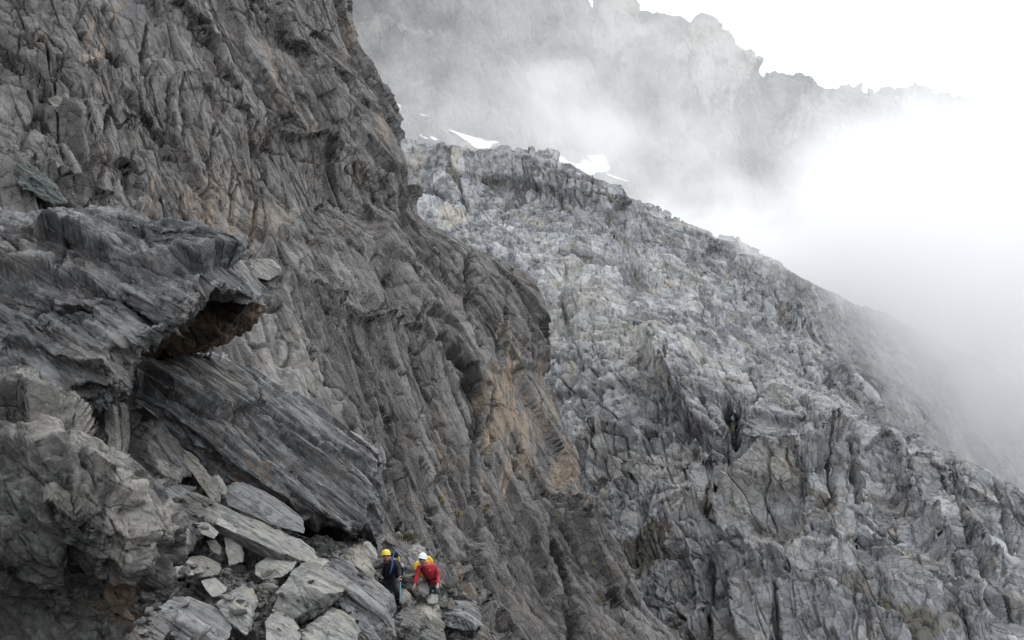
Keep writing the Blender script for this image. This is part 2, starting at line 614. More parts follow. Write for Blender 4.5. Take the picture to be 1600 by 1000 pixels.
# ------------------------------------------------------------------ far mountain
sky_far = [(380, -260), (520, -190), (640, -150), (760, -110), (860, -60), (915, -12), (926, 14), (937, 24), (944, 30), (948, 12), (956, 14), (962, 2), (972, 0), (982, 8), (987, 30), (992, 36),
           (1015, 33), (1045, 38), (1060, 35), (1085, 48), (1090, 34), (1097, 28), (1104, 42), (1110, 50), (1118, 46), (1130, 56), (1140, 74), (1150, 86), (1165, 84), (1182, 92), (1192, 110),
           (1215, 116), (1240, 128), (1262, 136), (1290, 147), (1310, 152), (1322, 148), (1345, 152), (1368, 148), (1382, 145), (1400, 147), (1412, 143), (1440, 144), (1468, 154), (1500, 170), (1540, 196), (1600, 240), (1700, 300), (1850, 380)]


def far_row(fn):
    return [fn(x, y) for x, y in sky_far]


rows = [far_row(lambda x, y: (x, y + 60, 980 + (x - 900) * 0.1)),
        far_row(lambda x, y: (x, y, 880 + (x - 900) * 0.1)),
        far_row(lambda x, y: (x, y + 45, 830 + (x - 900) * 0.08)),
        far_row(lambda x, y: (x, 0.55 * y + 0.45 * (150 + 0.35 * (x - 600)) + 40, 760 + (x - 900) * 0.06)),
        far_row(lambda x, y: (x, 195 + (x - 620) * 0.30, 640 + (x - 900) * 0.03)),
        far_row(lambda x, y: (x, 262 + (x - 620) * 0.30, 500 + (x - 900) * 0.02)),
        far_row(lambda x, y: (x, 420 + (x - 620) * 0.42, 430))]
far = sheet('far_mountain', rows, 900, [12, 40, 90, 130, 60, 40], M_FAR,
            big=[dict(k='ridged', s=(260, 60, 70), a=9, o=3, seed=4, fr=FR_FAR),
                 dict(k='blocks', s=(90, 22, 26), a=3.5, tilt=5, seed=12, fr=FR_FAR, warp=0.5, crack=5)],
            fine=[dict(k='blocks', s=(26, 7, 8), a=1.6, tilt=2.4, seed=22, fr=FR_FAR, warp=0.4, crack=1.5),
                  dict(k='blocks', s=(9, 3, 3), a=0.6, tilt=0.9, seed=23, fr=FR_FAR, warp=0.4, crack=0.5)],
            marks=[('crack', [(760, 20), (840, 140), (900, 230)], 10, 18), ('rib', [(950, 10), (990, 90), (1060, 190)], 16, 16), ('rib', [(1097, 34), (1130, 100), (1160, 170)], 12, 16),
                   ('rib', [(590, 30), (620, 70), (680, 130)], 14, 12), ('crack', [(1190, 110), (1230, 200)], 10, 12)],
            spots=[(1120, 90, 70, 90, 20, 1, 0.8, 0.6), (965, 40, 40, 60, 0, 1, 0.7, 0.5), (1330, 180, 120, 50, 0, 1, 0.5, 0.5), (620, 50, 70, 12, 10, 1, 0.5, 0.3), (760, 190, 160, 14, 20, 1, .25, .6)], seed=41)  # pale spots on the pinnacles paint in their warm sunlight
tag(far, kind='structure')

# ------------------------------------------------------------------ grey slab slope on the right
rowsB = [
    [(520, 330, 470), (740, 300, 460), (920, 330, 440), (1100, 420, 430), (1280, 500, 420), (1450, 580, 420), (1620, 670, 420), (1800, 760, 420)],
    [(520, 232, 400), (640, 226, 395), (700, 234, 390), (760, 240, 386), (850, 250, 378), (930, 284, 370), (985, 318, 364), (1050, 345, 358), (1110, 374, 354), (1150, 386, 352), (1215, 414, 350), (1240, 430, 350), (1300, 460, 350), (1380, 492, 350), (1450, 530, 350), (1620, 620, 350), (1800, 720, 350)],
    [(540, 300, 372), (740, 300, 362), (920, 345, 348), (1100, 425, 336), (1280, 500, 332), (1450, 585, 330), (1620, 680, 330), (1800, 790, 330)],
    [(570, 400, 330), (740, 400, 315), (920, 440, 300), (1100, 500, 292), (1280, 580, 290), (1450, 660, 294), (1620, 760, 300), (1800, 860, 300)],
    [(600, 480, 290), (760, 470, 278), (930, 500, 262), (1090, 550, 255), (1270, 640, 262), (1440, 730, 275), (1620, 830, 285), (1800, 920, 290)],
    [(640, 560, 262), (800, 550, 246), (950, 565, 230), (1100, 592, 221), (1200, 612, 215), (1300, 640, 210), (1380, 672, 204), (1430, 690, 202), (1470, 720, 200), (1520, 750, 198), (1560, 757, 197), (1600, 775, 195), (1700, 830, 192), (1800, 890, 190)],
    [(680, 640, 240), (840, 640, 222), (970, 655, 207), (1110, 680, 198), (1280, 715, 190), (1440, 760, 184), (1600, 822, 180), (1780, 930, 176)],
    [(740, 760, 214), (870, 750, 197), (1000, 770, 186), (1130, 790, 178), (1290, 820, 170), (1440, 850, 166), (1600, 900, 162), (1780, 990, 160)],
    [(790, 880, 190), (930, 880, 172), (1030, 890, 166), (1140, 900, 160), (1290, 920, 153), (1440, 945, 148), (1600, 990, 146), (1780, 1060, 144)],
    [(850, 1060, 170), (980, 1060, 156), (1090, 1060, 148), (1180, 1060, 142), (1300, 1070, 136), (1450, 1080, 132), (1600, 1100, 130), (1780, 1160, 128)],
    [(850, 1500, 150), (1300, 1500, 112), (1780, 1500, 105)]]
marksB = [
    # the ledges and walls of the slope, from its crest down
    ('step', [(690, 245), (780, 250), (860, 262), (940, 300), (1000, 345)], 4, 7, 40),
    ('crack', [(700, 250), (720, 300), (735, 345)], 5, 5), ('crack', [(800, 262), (815, 320)], 4, 3), ('crack', [(870, 270), (880, 330)], 4, 3),
    ('step', [(640, 300), (700, 330), (760, 360), (860, 385), (960, 400)], 5, 7, 35),
    ('step', [(700, 390), (800, 400), (900, 430), (1000, 440), (1080, 470)], 5, 7, 30),
    ('step', [(880, 350), (980, 390), (1080, 410), (1180, 450), (1260, 500)], 5, 6, 30),
    ('step', [(840, 470), (930, 500), (1000, 530), (1080, 560)], 5, 6, 26),
    ('step', [(1000, 480), (1090, 530), (1160, 560), (1230, 600)], 5, 6, 26),
    ('crack', [(870, 480), (900, 540), (915, 600)], 5, 5), ('crack', [(1200, 440), (1230, 520), (1260, 600)], 6, 5),
    ('step', [(880, 585), (940, 590), (1000, 615), (1060, 650)], 4, 7, 30),
    ('step', [(900, 660), (990, 690), (1060, 700), (1130, 740)], 4, 7, 30),
    # the dark headwall with its deep gully
    ('lip', [(1010, 590), (1030, 640), (1070, 690), (1130, 730), (1210, 745), (1270, 730), (1300, 700)], 6, 12, 70),
    ('crack', [(1135, 630), (1140, 680), (1145, 725)], 9, 14), ('crack', [(1155, 640), (1150, 720)], 5, 8),
    ('crack', [(1038, 590), (1040, 630)], 3, 5), ('crack', [(1245, 630), (1262, 680), (1270, 720)], 5, 7), ('crack', [(1095, 650), (1125, 720)], 3, 5),
    ('step', [(900, 720), (1000, 745), (1100, 750), (1180, 785), (1230, 800)], 4, 9, 34),
    ('step', [(950, 770), (1030, 790), (1100, 830)], 4, 6, 30),
    ('lip', [(990, 880), (1060, 850), (1120, 820)], 5, 7, 40),
    ('step', [(1120, 820), (1180, 800), (1250, 830), (1320, 880)], 4, 8, 34),
    ('crack', [(990, 880), (1010, 830), (1020, 790)], 8, 8), ('crack', [(1020, 870), (1080, 880), (1120, 850)], 6, 6),
    # right buttress: ribs and gullies falling to the right
    ('crack', [(1400, 700), (1440, 800), (1500, 880), (1540, 960)], 8, 10), ('rib', [(1370, 700), (1420, 800), (1470, 880)], 12, 9),
    ('crack', [(1330, 690), (1350, 780), (1400, 850)], 7, 8), ('crack', [(1480, 740), (1520, 840), (1560, 920)], 7, 7),
    ('rib', [(1450, 740), (1500, 800), (1560, 880)], 10, 4), ('crack', [(1555, 770), (1590, 850)], 6, 7), ('crack', [(1290, 700), (1310, 770)], 6, 8),
    ('step', [(1200, 800), (1300, 850), (1400, 900), (1500, 950)], 5, 7, 40),
    ('step', [(1100, 890), (1200, 900), (1290, 950), (1400, 1000)], 5, 7, 34),
    ('step', [(1050, 850), (1130, 870), (1200, 930)], 4, 6, 30), ('step', [(1300, 905), (1400, 925), (1520, 985)], 4, 6, 26),
    ('crack', [(1120, 900), (1105, 960), (1110, 1010)], 6, 6), ('crack', [(1210, 930), (1215, 1000)], 5, 6), ('rib', [(1085, 890), (1100, 950), (1090, 1000)], 14, 5),
    ('rib', [(1150, 930), (1160, 1000)], 14, 5),
]
spotsB = [(708, 345, 24, 22, 20, 1, 1.0, 0.2), (520 + 215, 243, 42, 9, 5, 1, 0.9, 0.2), (712, 265, 12, 26, 10, 1, 0.8, 0.3), (650, 262, 26, 20, 0, 1, 0.6, 0.3), (845, 355, 30, 7, 30, 1, 0.5, 0.2),
          (880, 520, 60, 60, 0, 1, 0.22, 0.4), (1020, 440, 90, 40, 20, 1, 0.2, 0.4), (1000, 600, 80, 50, 20, 1, 0.22, 0.4),
          (1170, 690, 140, 50, 15, 2, 0.25, 0.5), (1145, 690, 14, 50, 0, 2, 0.8, 0.4), (1340, 950, 60, 22, 10, 0, 0.7, 0.3), (1300, 850, 90, 20, 20, 0, 0.5, 0.3),  # narrow dark spot paints shade into the headwall gully
          (1010, 880, 40, 26, 0, 0, 0.6, 0.3), (1120, 815, 24, 8, -30, 0, 0.8, 0.2), (1440, 990, 80, 20, 10, 0, 0.5, 0.3),
          (1400, 925, 110, 6, 22, 1, 0.8, 0.2), (1500, 965, 80, 5, 25, 1, 0.7, 0.2), (1050, 770, 130, 30, 18, 1, 0.25, 0.4), (1180, 820, 70, 30, 10, 1, 0.3, 0.4), (960, 540, 120, 30, 25, 1, .3, .3), (1120, 600, 150, 26, 26, 1, .28, .3), (900, 450, 90, 30, 30, 1, .3, .3), (1000, 740, 150, 24, 20, 1, .3, .3), (1180, 870, 160, 30, 22, 1, .22, .4), (1500, 860, 80, 60, 60, 2, .2, .5), (820, 330, 120, 50, 20, 2, .15, .5)]
slope = sheet('rock_slope', rowsB, 860, [10, 45, 66, 60, 50, 70, 80, 80, 90, 12], M_SLOPE,
              big=[dict(k='ridged', s=(90, 40, 40), a=1.2, o=2, seed=61, fr=FR_SLOPE),
                   dict(k='blocks', s=(46, 14, 20), a=1.3, tilt=2.4, seed=66, fr=FR_BENCH, warp=.18, ws=1.4, crack=1.0, cw=.03, bw=.07),
                   dict(k='blocks', s=(21, 11, 12), a=.5, tilt=1.3, seed=62, fr=FR_SLOPE, warp=.18, ws=1.4, crack=.9, cw=.03, bw=.07)],
              fine=[dict(k='blocks', s=(13, 4.2, 5), a=.22, tilt=.42, seed=67, fr=FR_BENCH, warp=.2, ws=1.4, crack=.6, cw=.05, bw=.09, mod=34),
                    dict(k='blocks', s=(6.5, 2.8, 3.6), a=.09, tilt=.2, seed=63, fr=FR_SLOPE, warp=.2, crack=.45, cw=.07, bw=.12, mod=22),
                    dict(k='blocks', s=(2.4, 1.2, 1.5), a=.03, tilt=.07, seed=64, fr=FR_SLOPE, warp=.2, crack=.2, cw=.12, bw=.2, mod=14),
                    dict(k='blocks', s=(10, 3.6, 4.5), a=.0, tilt=.0, seed=68, fr=FR_SLOPE, warp=.15, ws=1.4, crack=1.0, cw=.04, mod=40),
                    dict(k='blocks', s=(20, 4, 6), a=.0, tilt=.0, seed=69, fr=FR_BENCH, warp=.15, ws=1.4, crack=1.0, cw=.035, mod=50),
                    dict(k='fbm', s=(1.2, .8, .8), a=.06, o=3, seed=65)],
              marks=marksB, spots=spotsB, mk=.7, wob=5, ws=50, seed=71)
tag(slope, kind='structure')

# ------------------------------------------------------------------ dark cliff on the left
rowsA = [
    [(-120, -260, 150), (100, -250, 170), (300, -230, 200), (440, -220, 225), (480, -200, 235), (500, -180, 262)],
    [(-120, -60, 108), (100, -60, 120), (300, -60, 145), (440, -60, 170), (505, -60, 185), (524, -50, 196), (520, -20, 260)],
    [(-120, 60, 92), (100, 60, 104), (300, 60, 130), (450, 60, 158), (530, 58, 176), (550, 56, 186), (540, 70, 250)],
    [(-120, 125, 84), (100, 125, 94), (300, 125, 120), (480, 122, 150), (568, 118, 170), (585, 116, 180), (570, 135, 240)],
    [(-120, 190, 74), (100, 190, 84), (300, 190, 110), (480, 186, 142), (590, 180, 162), (611, 176, 172), (590, 200, 230)],
    [(-120, 270, 66), (100, 265, 76), (300, 265, 100), (480, 262, 130), (610, 268, 154), (631, 268, 164), (600, 290, 220)],
    [(-120, 345, 62), (100, 345, 72), (300, 340, 92), (480, 340, 118), (600, 345, 140), (643, 345, 156), (640, 370, 215)],
    [(-120, 420, 60), (100, 420, 66), (320, 410, 76), (480, 400, 100), (640, 395, 130), (740, 404, 150), (792, 424, 158), (780, 470, 215)],
    [(-120, 500, 56), (100, 500, 60), (320, 490, 66), (480, 480, 86), (640, 480, 116), (775, 480, 138), (838, 500, 150), (815, 540, 205)],
    [(-120, 600, 54), (100, 600, 56), (320, 600, 60), (480, 600, 74), (640, 600, 100), (780, 600, 124), (857, 606, 139), (830, 650, 195)],
    [(-120, 700, 52), (100, 700, 54), (320, 700, 56), (480, 700, 66), (640, 700, 90), (800, 700, 116), (896, 704, 131), (870, 740, 190)],
    [(-120, 790, 50), (100, 790, 52), (320, 790, 53), (480, 790, 60), (640, 790, 82), (800, 790, 106), (906, 782, 124), (890, 810, 180)],
    [(-120, 870, 48), (200, 870, 49), (480, 870, 55), (640, 870, 74), (800, 870, 98), (968, 864, 120), (950, 900, 175)],
    [(-120, 950, 46), (200, 950, 46), (480, 950, 50), (640, 950, 66), (800, 950, 90), (1004, 944, 114), (990, 980, 170)],
    [(-120, 1060, 42), (200, 1060, 42), (480, 1060, 46), (680, 1060, 62), (850, 1060, 84), (1080, 1050, 108), (1070, 1080, 165)],
    [(-120, 1500, 34), (200, 1500, 34), (600, 1500, 40), (900, 1500, 62), (1150, 1500, 80), (1160, 1500, 130)]]
marksA = [
    # long ledge under the upper wall, and the smaller ones
    ('step', [(-20, 118), (60, 128), (130, 132), (200, 142), (300, 155), (350, 170), (368, 200), (420, 222), (480, 240)], 4, 5, 45),
    ('lip', [(380, 205), (420, 225), (470, 242)], 5, 2.2, 30), ('crack', [(360, 150), (375, 185), (392, 212)], 6, 4),
    ('step', [(480, 240), (530, 262), (580, 285), (640, 300)], 4, 4, 30),
    ('crack', [(176, 0), (188, 50), (190, 120)], 6, 5), ('crack', [(130, 50), (150, 110), (165, 125)], 4, 3), ('crack', [(240, 30), (232, 80), (228, 140)], 4, 3),
    ('lip', [(270, 30), (300, 50), (330, 90), (350, 140)], 4, 3, 30), ('crack', [(290, 50), (330, 90), (352, 150)], 4, 3.0),
    ('crack', [(310, 0), (360, 90), (420, 170)], 3, 2), ('crack', [(380, 0), (440, 90), (500, 190)], 3, 2), ('crack', [(450, 0), (500, 80), (560, 180)], 3, 2),
    ('crack', [(498, 195), (512, 255)], 4, 4), ('crack', [(530, 235), (528, 280)], 4, 4), ('crack', [(550, 240), (560, 290)], 3, 3),
    ('step', [(-20, 160), (40, 170), (90, 190), (150, 190), (200, 200)], 3, 2.5, 25),
    ('step', [(-20, 290), (60, 300), (140, 330), (200, 345)], 4, 4, 40),
    ('crack', [(150, 200), (170, 260), (160, 330)], 4, 2.5), ('crack', [(60, 190), (90, 230), (110, 290)], 4, 2.5),
    ('crack', [(250, 230), (258, 300), (262, 350)], 3, 1.8), ('crack', [(318, 210), (322, 300), (330, 370)], 3, 1.8), ('crack', [(352, 270), (360, 340), (365, 400)], 3, 1.6),
    ('crack', [(382, 280), (392, 350), (395, 400)], 3, 1.8), ('crack', [(410, 300), (415, 370)], 3, 1.5), ('crack', [(205, 240), (210, 340)], 3, 1.6),
    # under the middle wall
    ('step', [(400, 402), (440, 370), (480, 350), (540, 345), (600, 360)], 4, 4, 60),
    ('crack', [(600, 440), (606, 505)], 5, 5), ('lip', [(560, 503), (620, 512), (645, 512)], 5, 1.6, 26), ('crack', [(640, 420), (655, 470), (648, 510)], 4, 3.5),
    ('step', [(430, 455), (500, 480), (570, 490), (620, 512), (680, 540)], 4, 3, 30),
    ('crack', [(742, 440), (744, 490), (746, 545)], 4, 5), ('crack', [(730, 405), (740, 440)], 6, 5), ('crack', [(790, 480), (792, 560)], 3, 2.5), ('crack', [(818, 490), (830, 540)], 3, 2.5),
    ('lip', [(745, 570), (800, 575), (845, 580)], 10, 1.2, 80),
    # the deep dark diagonal gully
    ('crack', [(695, 530), (720, 565), (748, 600), (762, 650), (765, 700)], 9, 8), ('crack', [(700, 545), (730, 580), (755, 625)], 5, 5),
    ('crack', [(640, 540), (680, 620), (720, 700), (740, 780)], 3, 2.2), ('crack', [(580, 560), (630, 640), (640, 720)], 3, 2), ('crack', [(520, 520), (560, 600), (600, 700)], 3, 1.6),
    ('crack', [(470, 560), (540, 640), (600, 760)], 3, 1.5),
    ('step', [(735, 690), (780, 690), (830, 770), (870, 790), (900, 800)], 4, 3, 30), ('crack', [(775, 600), (780, 680), (800, 740)], 4, 3),
    # lower buttress: the long crack by the tufts and its neighbours
    ('crack', [(846, 820), (862, 862), (878, 900), (892, 950), (902, 1010)], 5, 6), ('step', [(840, 800), (870, 808), (905, 830), (940, 870), (960, 920)], 4, 3.5, 40),
    ('crack', [(870, 830), (905, 870), (930, 950)], 3, 2), ('crack', [(775, 810), (790, 870), (830, 960)], 4, 2.5), ('crack', [(700, 800), (740, 880), (780, 990)], 3, 1.6),
    ('crack', [(735, 900), (760, 960), (770, 1010)], 4, 2.2), ('crack', [(680, 720), (700, 790)], 4, 2.2), ('crack', [(735, 690), (750, 760), (760, 830)], 4, 3),
    ('crack', [(660, 680), (690, 760), (720, 830), (750, 900)], 3, 1.5), ('crack', [(610, 760), (650, 840), (720, 930)], 3, 1.3),
    ('crack', [(915, 800), (960, 880), (985, 960)], 3, 1.8), ('crack', [(710, 880), (722, 910), (735, 950)], 4, 1.6),
    ('rib', [(560, 100), (610, 190), (632, 280)], 9, 2),
]
spotsA = [(792, 640, 24, 95, 4, 0, 0.9, 1.9), (826, 690, 20, 60, 0, 0, 0.75, 1.9), (885, 740, 18, 50, -4, 0, 0.75, 1.1), (770, 600, 18, 60, 5, 0, 0.5, 1.1), (855, 620, 20, 80, 0, 0, 0.4, 1.1),
          (158, 85, 14, 34, 20, 0, 0.8, 1.2), (330, 330, 9, 66, 2, 0, .6, 1.6), (362, 350, 8, 55, 0, 0, .65, 1.6), (298, 320, 8, 50, 3, 0, .5, 1.6), (392, 370, 7, 46, -3, 0, .5, 1.6), (232, 330, 9, 50, 4, 0, .5, 1.6), (140, 60, 7, 40, 15, 0, .5, 1.3), (415, 120, 7, 70, -20, 0, .3, 1.4), (700, 700, 8, 60, -12, 0, .35, 1.4), (192, 5, 10, 20, 0, 0, 0.6, 0.5), (330, 320, 70, 70, 0, 0, 0.2, 0.9), (362, 335, 14, 50, -5, 1, 0.3, 0.6), (230, 340, 40, 40, 0, 0, 0.16, 0.8),
          (420, 340, 40, 30, 0, 0, 0.3, 0.7), (445, 345, 30, 24, 0, 1, 0.3, 0.5), (590, 210, 12, 40, 0, 0, 0.4, 0.8), (545, 60, 10, 50, 5, 0, 0.45, 0.8), (480, 200, 12, 30, 0, 0, 0.25, 0.8),
          (740, 590, 16, 60, -25, 2, 0.8, 0.4), (760, 660, 12, 40, 0, 2, 0.6, 0.4), (875, 890, 8, 60, -18, 2, 0.8, 0.3), (722, 900, 9, 45, -20, 0, 0.6, 0.4), (180, 60, 20, 70, 5, 2, 0.45, 0.5),  # narrow dark spots paint shade along the diagonal gully and the cracks
          (410, 210, 60, 20, 20, 2, 0.4, 0.4), (530, 80, 120, 100, 40, 2, 0.18, 0.5), (600, 560, 120, 90, 30, 2, 0.15, 0.5), (450, 590, 60, 70, 0, 1, 0.2, 0.4), (70, 105, 70, 20, 15, 1, 0.3, 0.3)]
cliff = sheet('cliff', rowsA, 900, [6, 70, 44, 44, 54, 52, 52, 56, 66, 66, 60, 56, 56, 74, 12], M_CLIFF,
              big=[dict(k='ridged', s=(90, 22, 30), a=.4, o=1, seed=81, fr=FR_CLIFF),
                   dict(k='blocks', s=(32, 9, 11), a=1.0, tilt=1.5, seed=82, fr=FR_CLIFF, warp=.15, ws=1.4, crack=.8, cw=.025, bw=.06),
                   dict(k='blocks', s=(16, 13, 6), a=.45, tilt=.7, seed=87, fr=FR_BENCH, warp=.15, ws=1.4, crack=.4, cw=.025, bw=.07, mod=40)],
              fine=[dict(k='blocks', s=(10, 2.6, 3.2), a=.10, tilt=.22, seed=83, fr=FR_CLIFF, warp=.12, ws=1.4, crack=.35, cw=.045, bw=.08, mod=22),
                    dict(k='blocks', s=(3.4, 1.0, 1.3), a=.045, tilt=.11, seed=84, fr=FR_CLIFF, warp=.18, crack=.18, cw=.09, bw=.14, mod=14),
                    dict(k='blocks', s=(1.2, .5, .6), a=.025, tilt=.06, seed=85, fr=FR_CLIFF, warp=.2, bw=.25, mod=8),
                    dict(k='blocks', s=(12, 2, 3), a=.0, tilt=.0, seed=88, fr=FR_CLIFF, warp=.12, ws=1.4, crack=.6, cw=.035, mod=30),
                    dict(k='blocks', s=(7, 6, 2.2), a=.0, tilt=.0, seed=89, fr=FR_BENCH, warp=.2, ws=1.4, crack=.5, cw=.035),
                    dict(k='fbm', s=(1.0, .3, .35), a=.035, o=3, seed=86, fr=FR_CLIFF)],
              marks=marksA, spots=spotsA, mk=.6, wob=5, ws=40, seed=91)
tag(cliff, kind='structure')

# ------------------------------------------------------------------ valley floor, far out under the fog
vs = np.linspace(-1, 1, 120)
vx, vy = np.meshgrid(np.sign(vs) * np.abs(vs) ** 2 * 6000, np.sign(vs) * np.abs(vs) ** 2 * 6000 + 400)
vz = -150 + 60 * fbm(np.stack([vx.ravel() / 400, vy.ravel() / 400, vx.ravel() * 0], 1), 7, 5).reshape(vx.shape)
vi = np.arange(120 * 120).reshape(120, 120)
vf = np.stack([vi[:-1, :-1], vi[:-1, 1:], vi[1:, 1:], vi[1:, :-1]], -1).reshape(-1, 4)
vo = mesh_obj('valley_ground', np.stack([vx, vy, vz], -1).reshape(-1, 3), vf, M_FAR)
tag(vo, kind='structure')

# ------------------------------------------------------------------ loose snow at the foot of the far wall
def inside(px, py, poly):
    poly = np.array(poly, float)
    r = np.zeros(px.shape, bool)
    j = len(poly) - 1
    for i in range(len(poly)):
        (xi, yi), (xj, yj) = poly[i], poly[j]
        c = ((yi > py) != (yj > py)) & (px < (xj - xi) * (py - yi) / (yj - yi + 1e-9) + xi)
        r ^= c
        j = i
    return r


def snow_patch(poly, label, host='far_mountain', lift=2.0):
    poly = np.array(poly, float)
    x0, y0 = poly.min(0); x1, y1 = poly.max(0)
    on_sheet(host, x0, y0)
    X, Y, D = SHEETS[host]['pp']
    m = (X > x0 - 12) & (X < x1 + 12) & (Y > y0 - 10) & (Y < y1 + 10)
    A = np.stack([np.ones(m.sum()), X[m], Y[m], X[m] * Y[m] / 1000], 1)
    co = np.linalg.lstsq(A, D[m], rcond=None)[0]
    res = np.percentile(D[m] - A @ co, 12)
    dep = lambda x, y: co[0] + co[1] * x + co[2] * y + co[3] * x * y / 1000 + res - lift
    bm = bmesh.new()
    # the outline, made finer and uneven
    pts = []
    rnd = random.Random(int(x0 * 7 + y0))
    for i in range(len(poly)):
        a, b = poly[i], poly[(i + 1) % len(poly)]
        n = max(1, int(np.hypot(*(b - a)) / 2.0))
        for k in range(n):
            q = a + (b - a) * k / n
            pts.append(q + np.array([rnd.uniform(-.5, .5), rnd.uniform(-.4, .4)]))
    vs_ = [bm.verts.new(V(q[0], q[1], dep(q[0], q[1]))) for q in pts]
    f = bm.faces.new(vs_)
    r = bmesh.ops.extrude_face_region(bm, geom=[f])
    for v in r['geom']:
        if isinstance(v, bmesh.types.BMVert):
            v.co += Vector(FWD) * 6 - Vector((0, 0, 1.5))
    bmesh.ops.triangulate(bm, faces=bm.faces[:])
    me = bpy.data.meshes.new('snow_patch')
    bm.to_mesh(me); bm.free()
    me.materials.append(M_SNOW)
    o = bpy.data.objects.new('snow_patch', me)
    COL.objects.link(o)
    return tag(o, label, 'snow patch', 'snow patches at the foot of the far wall')


def z4(l): return [(600 + x / 4, 140 + y / 4) for x, y in l]


snow_patch(z4([(380, 238), (450, 262), (540, 290), (600, 305), (640, 322), (690, 320), (718, 324), (715, 331), (680, 338), (668, 352), (665, 362), (740, 386), (805, 412), (730, 395), (660, 382), (655, 394), (620, 388), (560, 355), (500, 310), (440, 270)]), 'long white snow patch with a forked lower end above the slope crest')
snow_patch(z4([(985, 402), (1030, 392), (1120, 420), (1150, 447), (1205, 462), (1240, 448), (1250, 430), (1300, 446), (1270, 412), (1372, 405), (1400, 460), (1415, 490), (1385, 515), (1322, 515), (1297, 545), (1230, 500), (1140, 462), (1060, 435)]), 'largest snow patch, broad and half in mist above the slope crest')
snow_patch(z4([(1390, 518), (1430, 535), (1520, 568), (1525, 574), (1440, 552), (1388, 528)]), 'thin snow streak trailing right of the broad snow patch')
snow_patch(z4([(30, 60), (66, 76), (104, 100), (92, 110), (60, 100), (36, 86)]), 'small snow patch touching the edge of the dark cliff')
snow_patch(z4([(212, 268), (240, 276), (262, 298), (296, 312), (262, 307), (226, 292)]), 'small snow patch left of the long forked one')
snow_patch(z4([(280, 286), (300, 292), (342, 310), (322, 315), (298, 306)]), 'tiny wedge of snow beside the small snow patch on the ledge')
snow_patch(z4([(220, 148), (250, 156), (272, 166), (240, 162)]), 'tiny snow strip higher up the far wall near the dark cliff')


# ------------------------------------------------------------------ rocks
def hull_planes(P):
    bm = bmesh.new()
    for p in P:
        bm.verts.new(p)
    r = bmesh.ops.convex_hull(bm, input=bm.verts)
    bm.normal_update()
    pl = []
    c = np.mean(P, 0)
    for f in bm.faces:
        if f.calc_area() < 1e-7:
            continue
        n = np.array(f.normal)
        p = np.array(f.verts[0].co)
        if n.dot(p - c) < 0:
            n = -n
        if all(n.dot(q[0]) < .999 or abs(n.dot(p) - q[1]) > .01 for q in pl):
            pl.append((n, n.dot(p)))
    bm.free()
    return pl


_cs = {}


def cube_sphere(n):
    if n in _cs: return _cs[n]
    bm = bmesh.new()
    bmesh.ops.create_cube(bm, size=2)
    bmesh.ops.subdivide_edges(bm, edges=bm.edges[:], cuts=n, use_grid_fill=True)
    v = np.array([q.co for q in bm.verts])
    f = np.array([[q.index for q in fc.verts] for fc in bm.faces])
    bm.free()
    v = np.tan(v * 0.7853 * 0.98)
    v /= np.linalg.norm(v, axis=1, keepdims=True)
    _cs[n] = (v, f)
    return _cs[n]


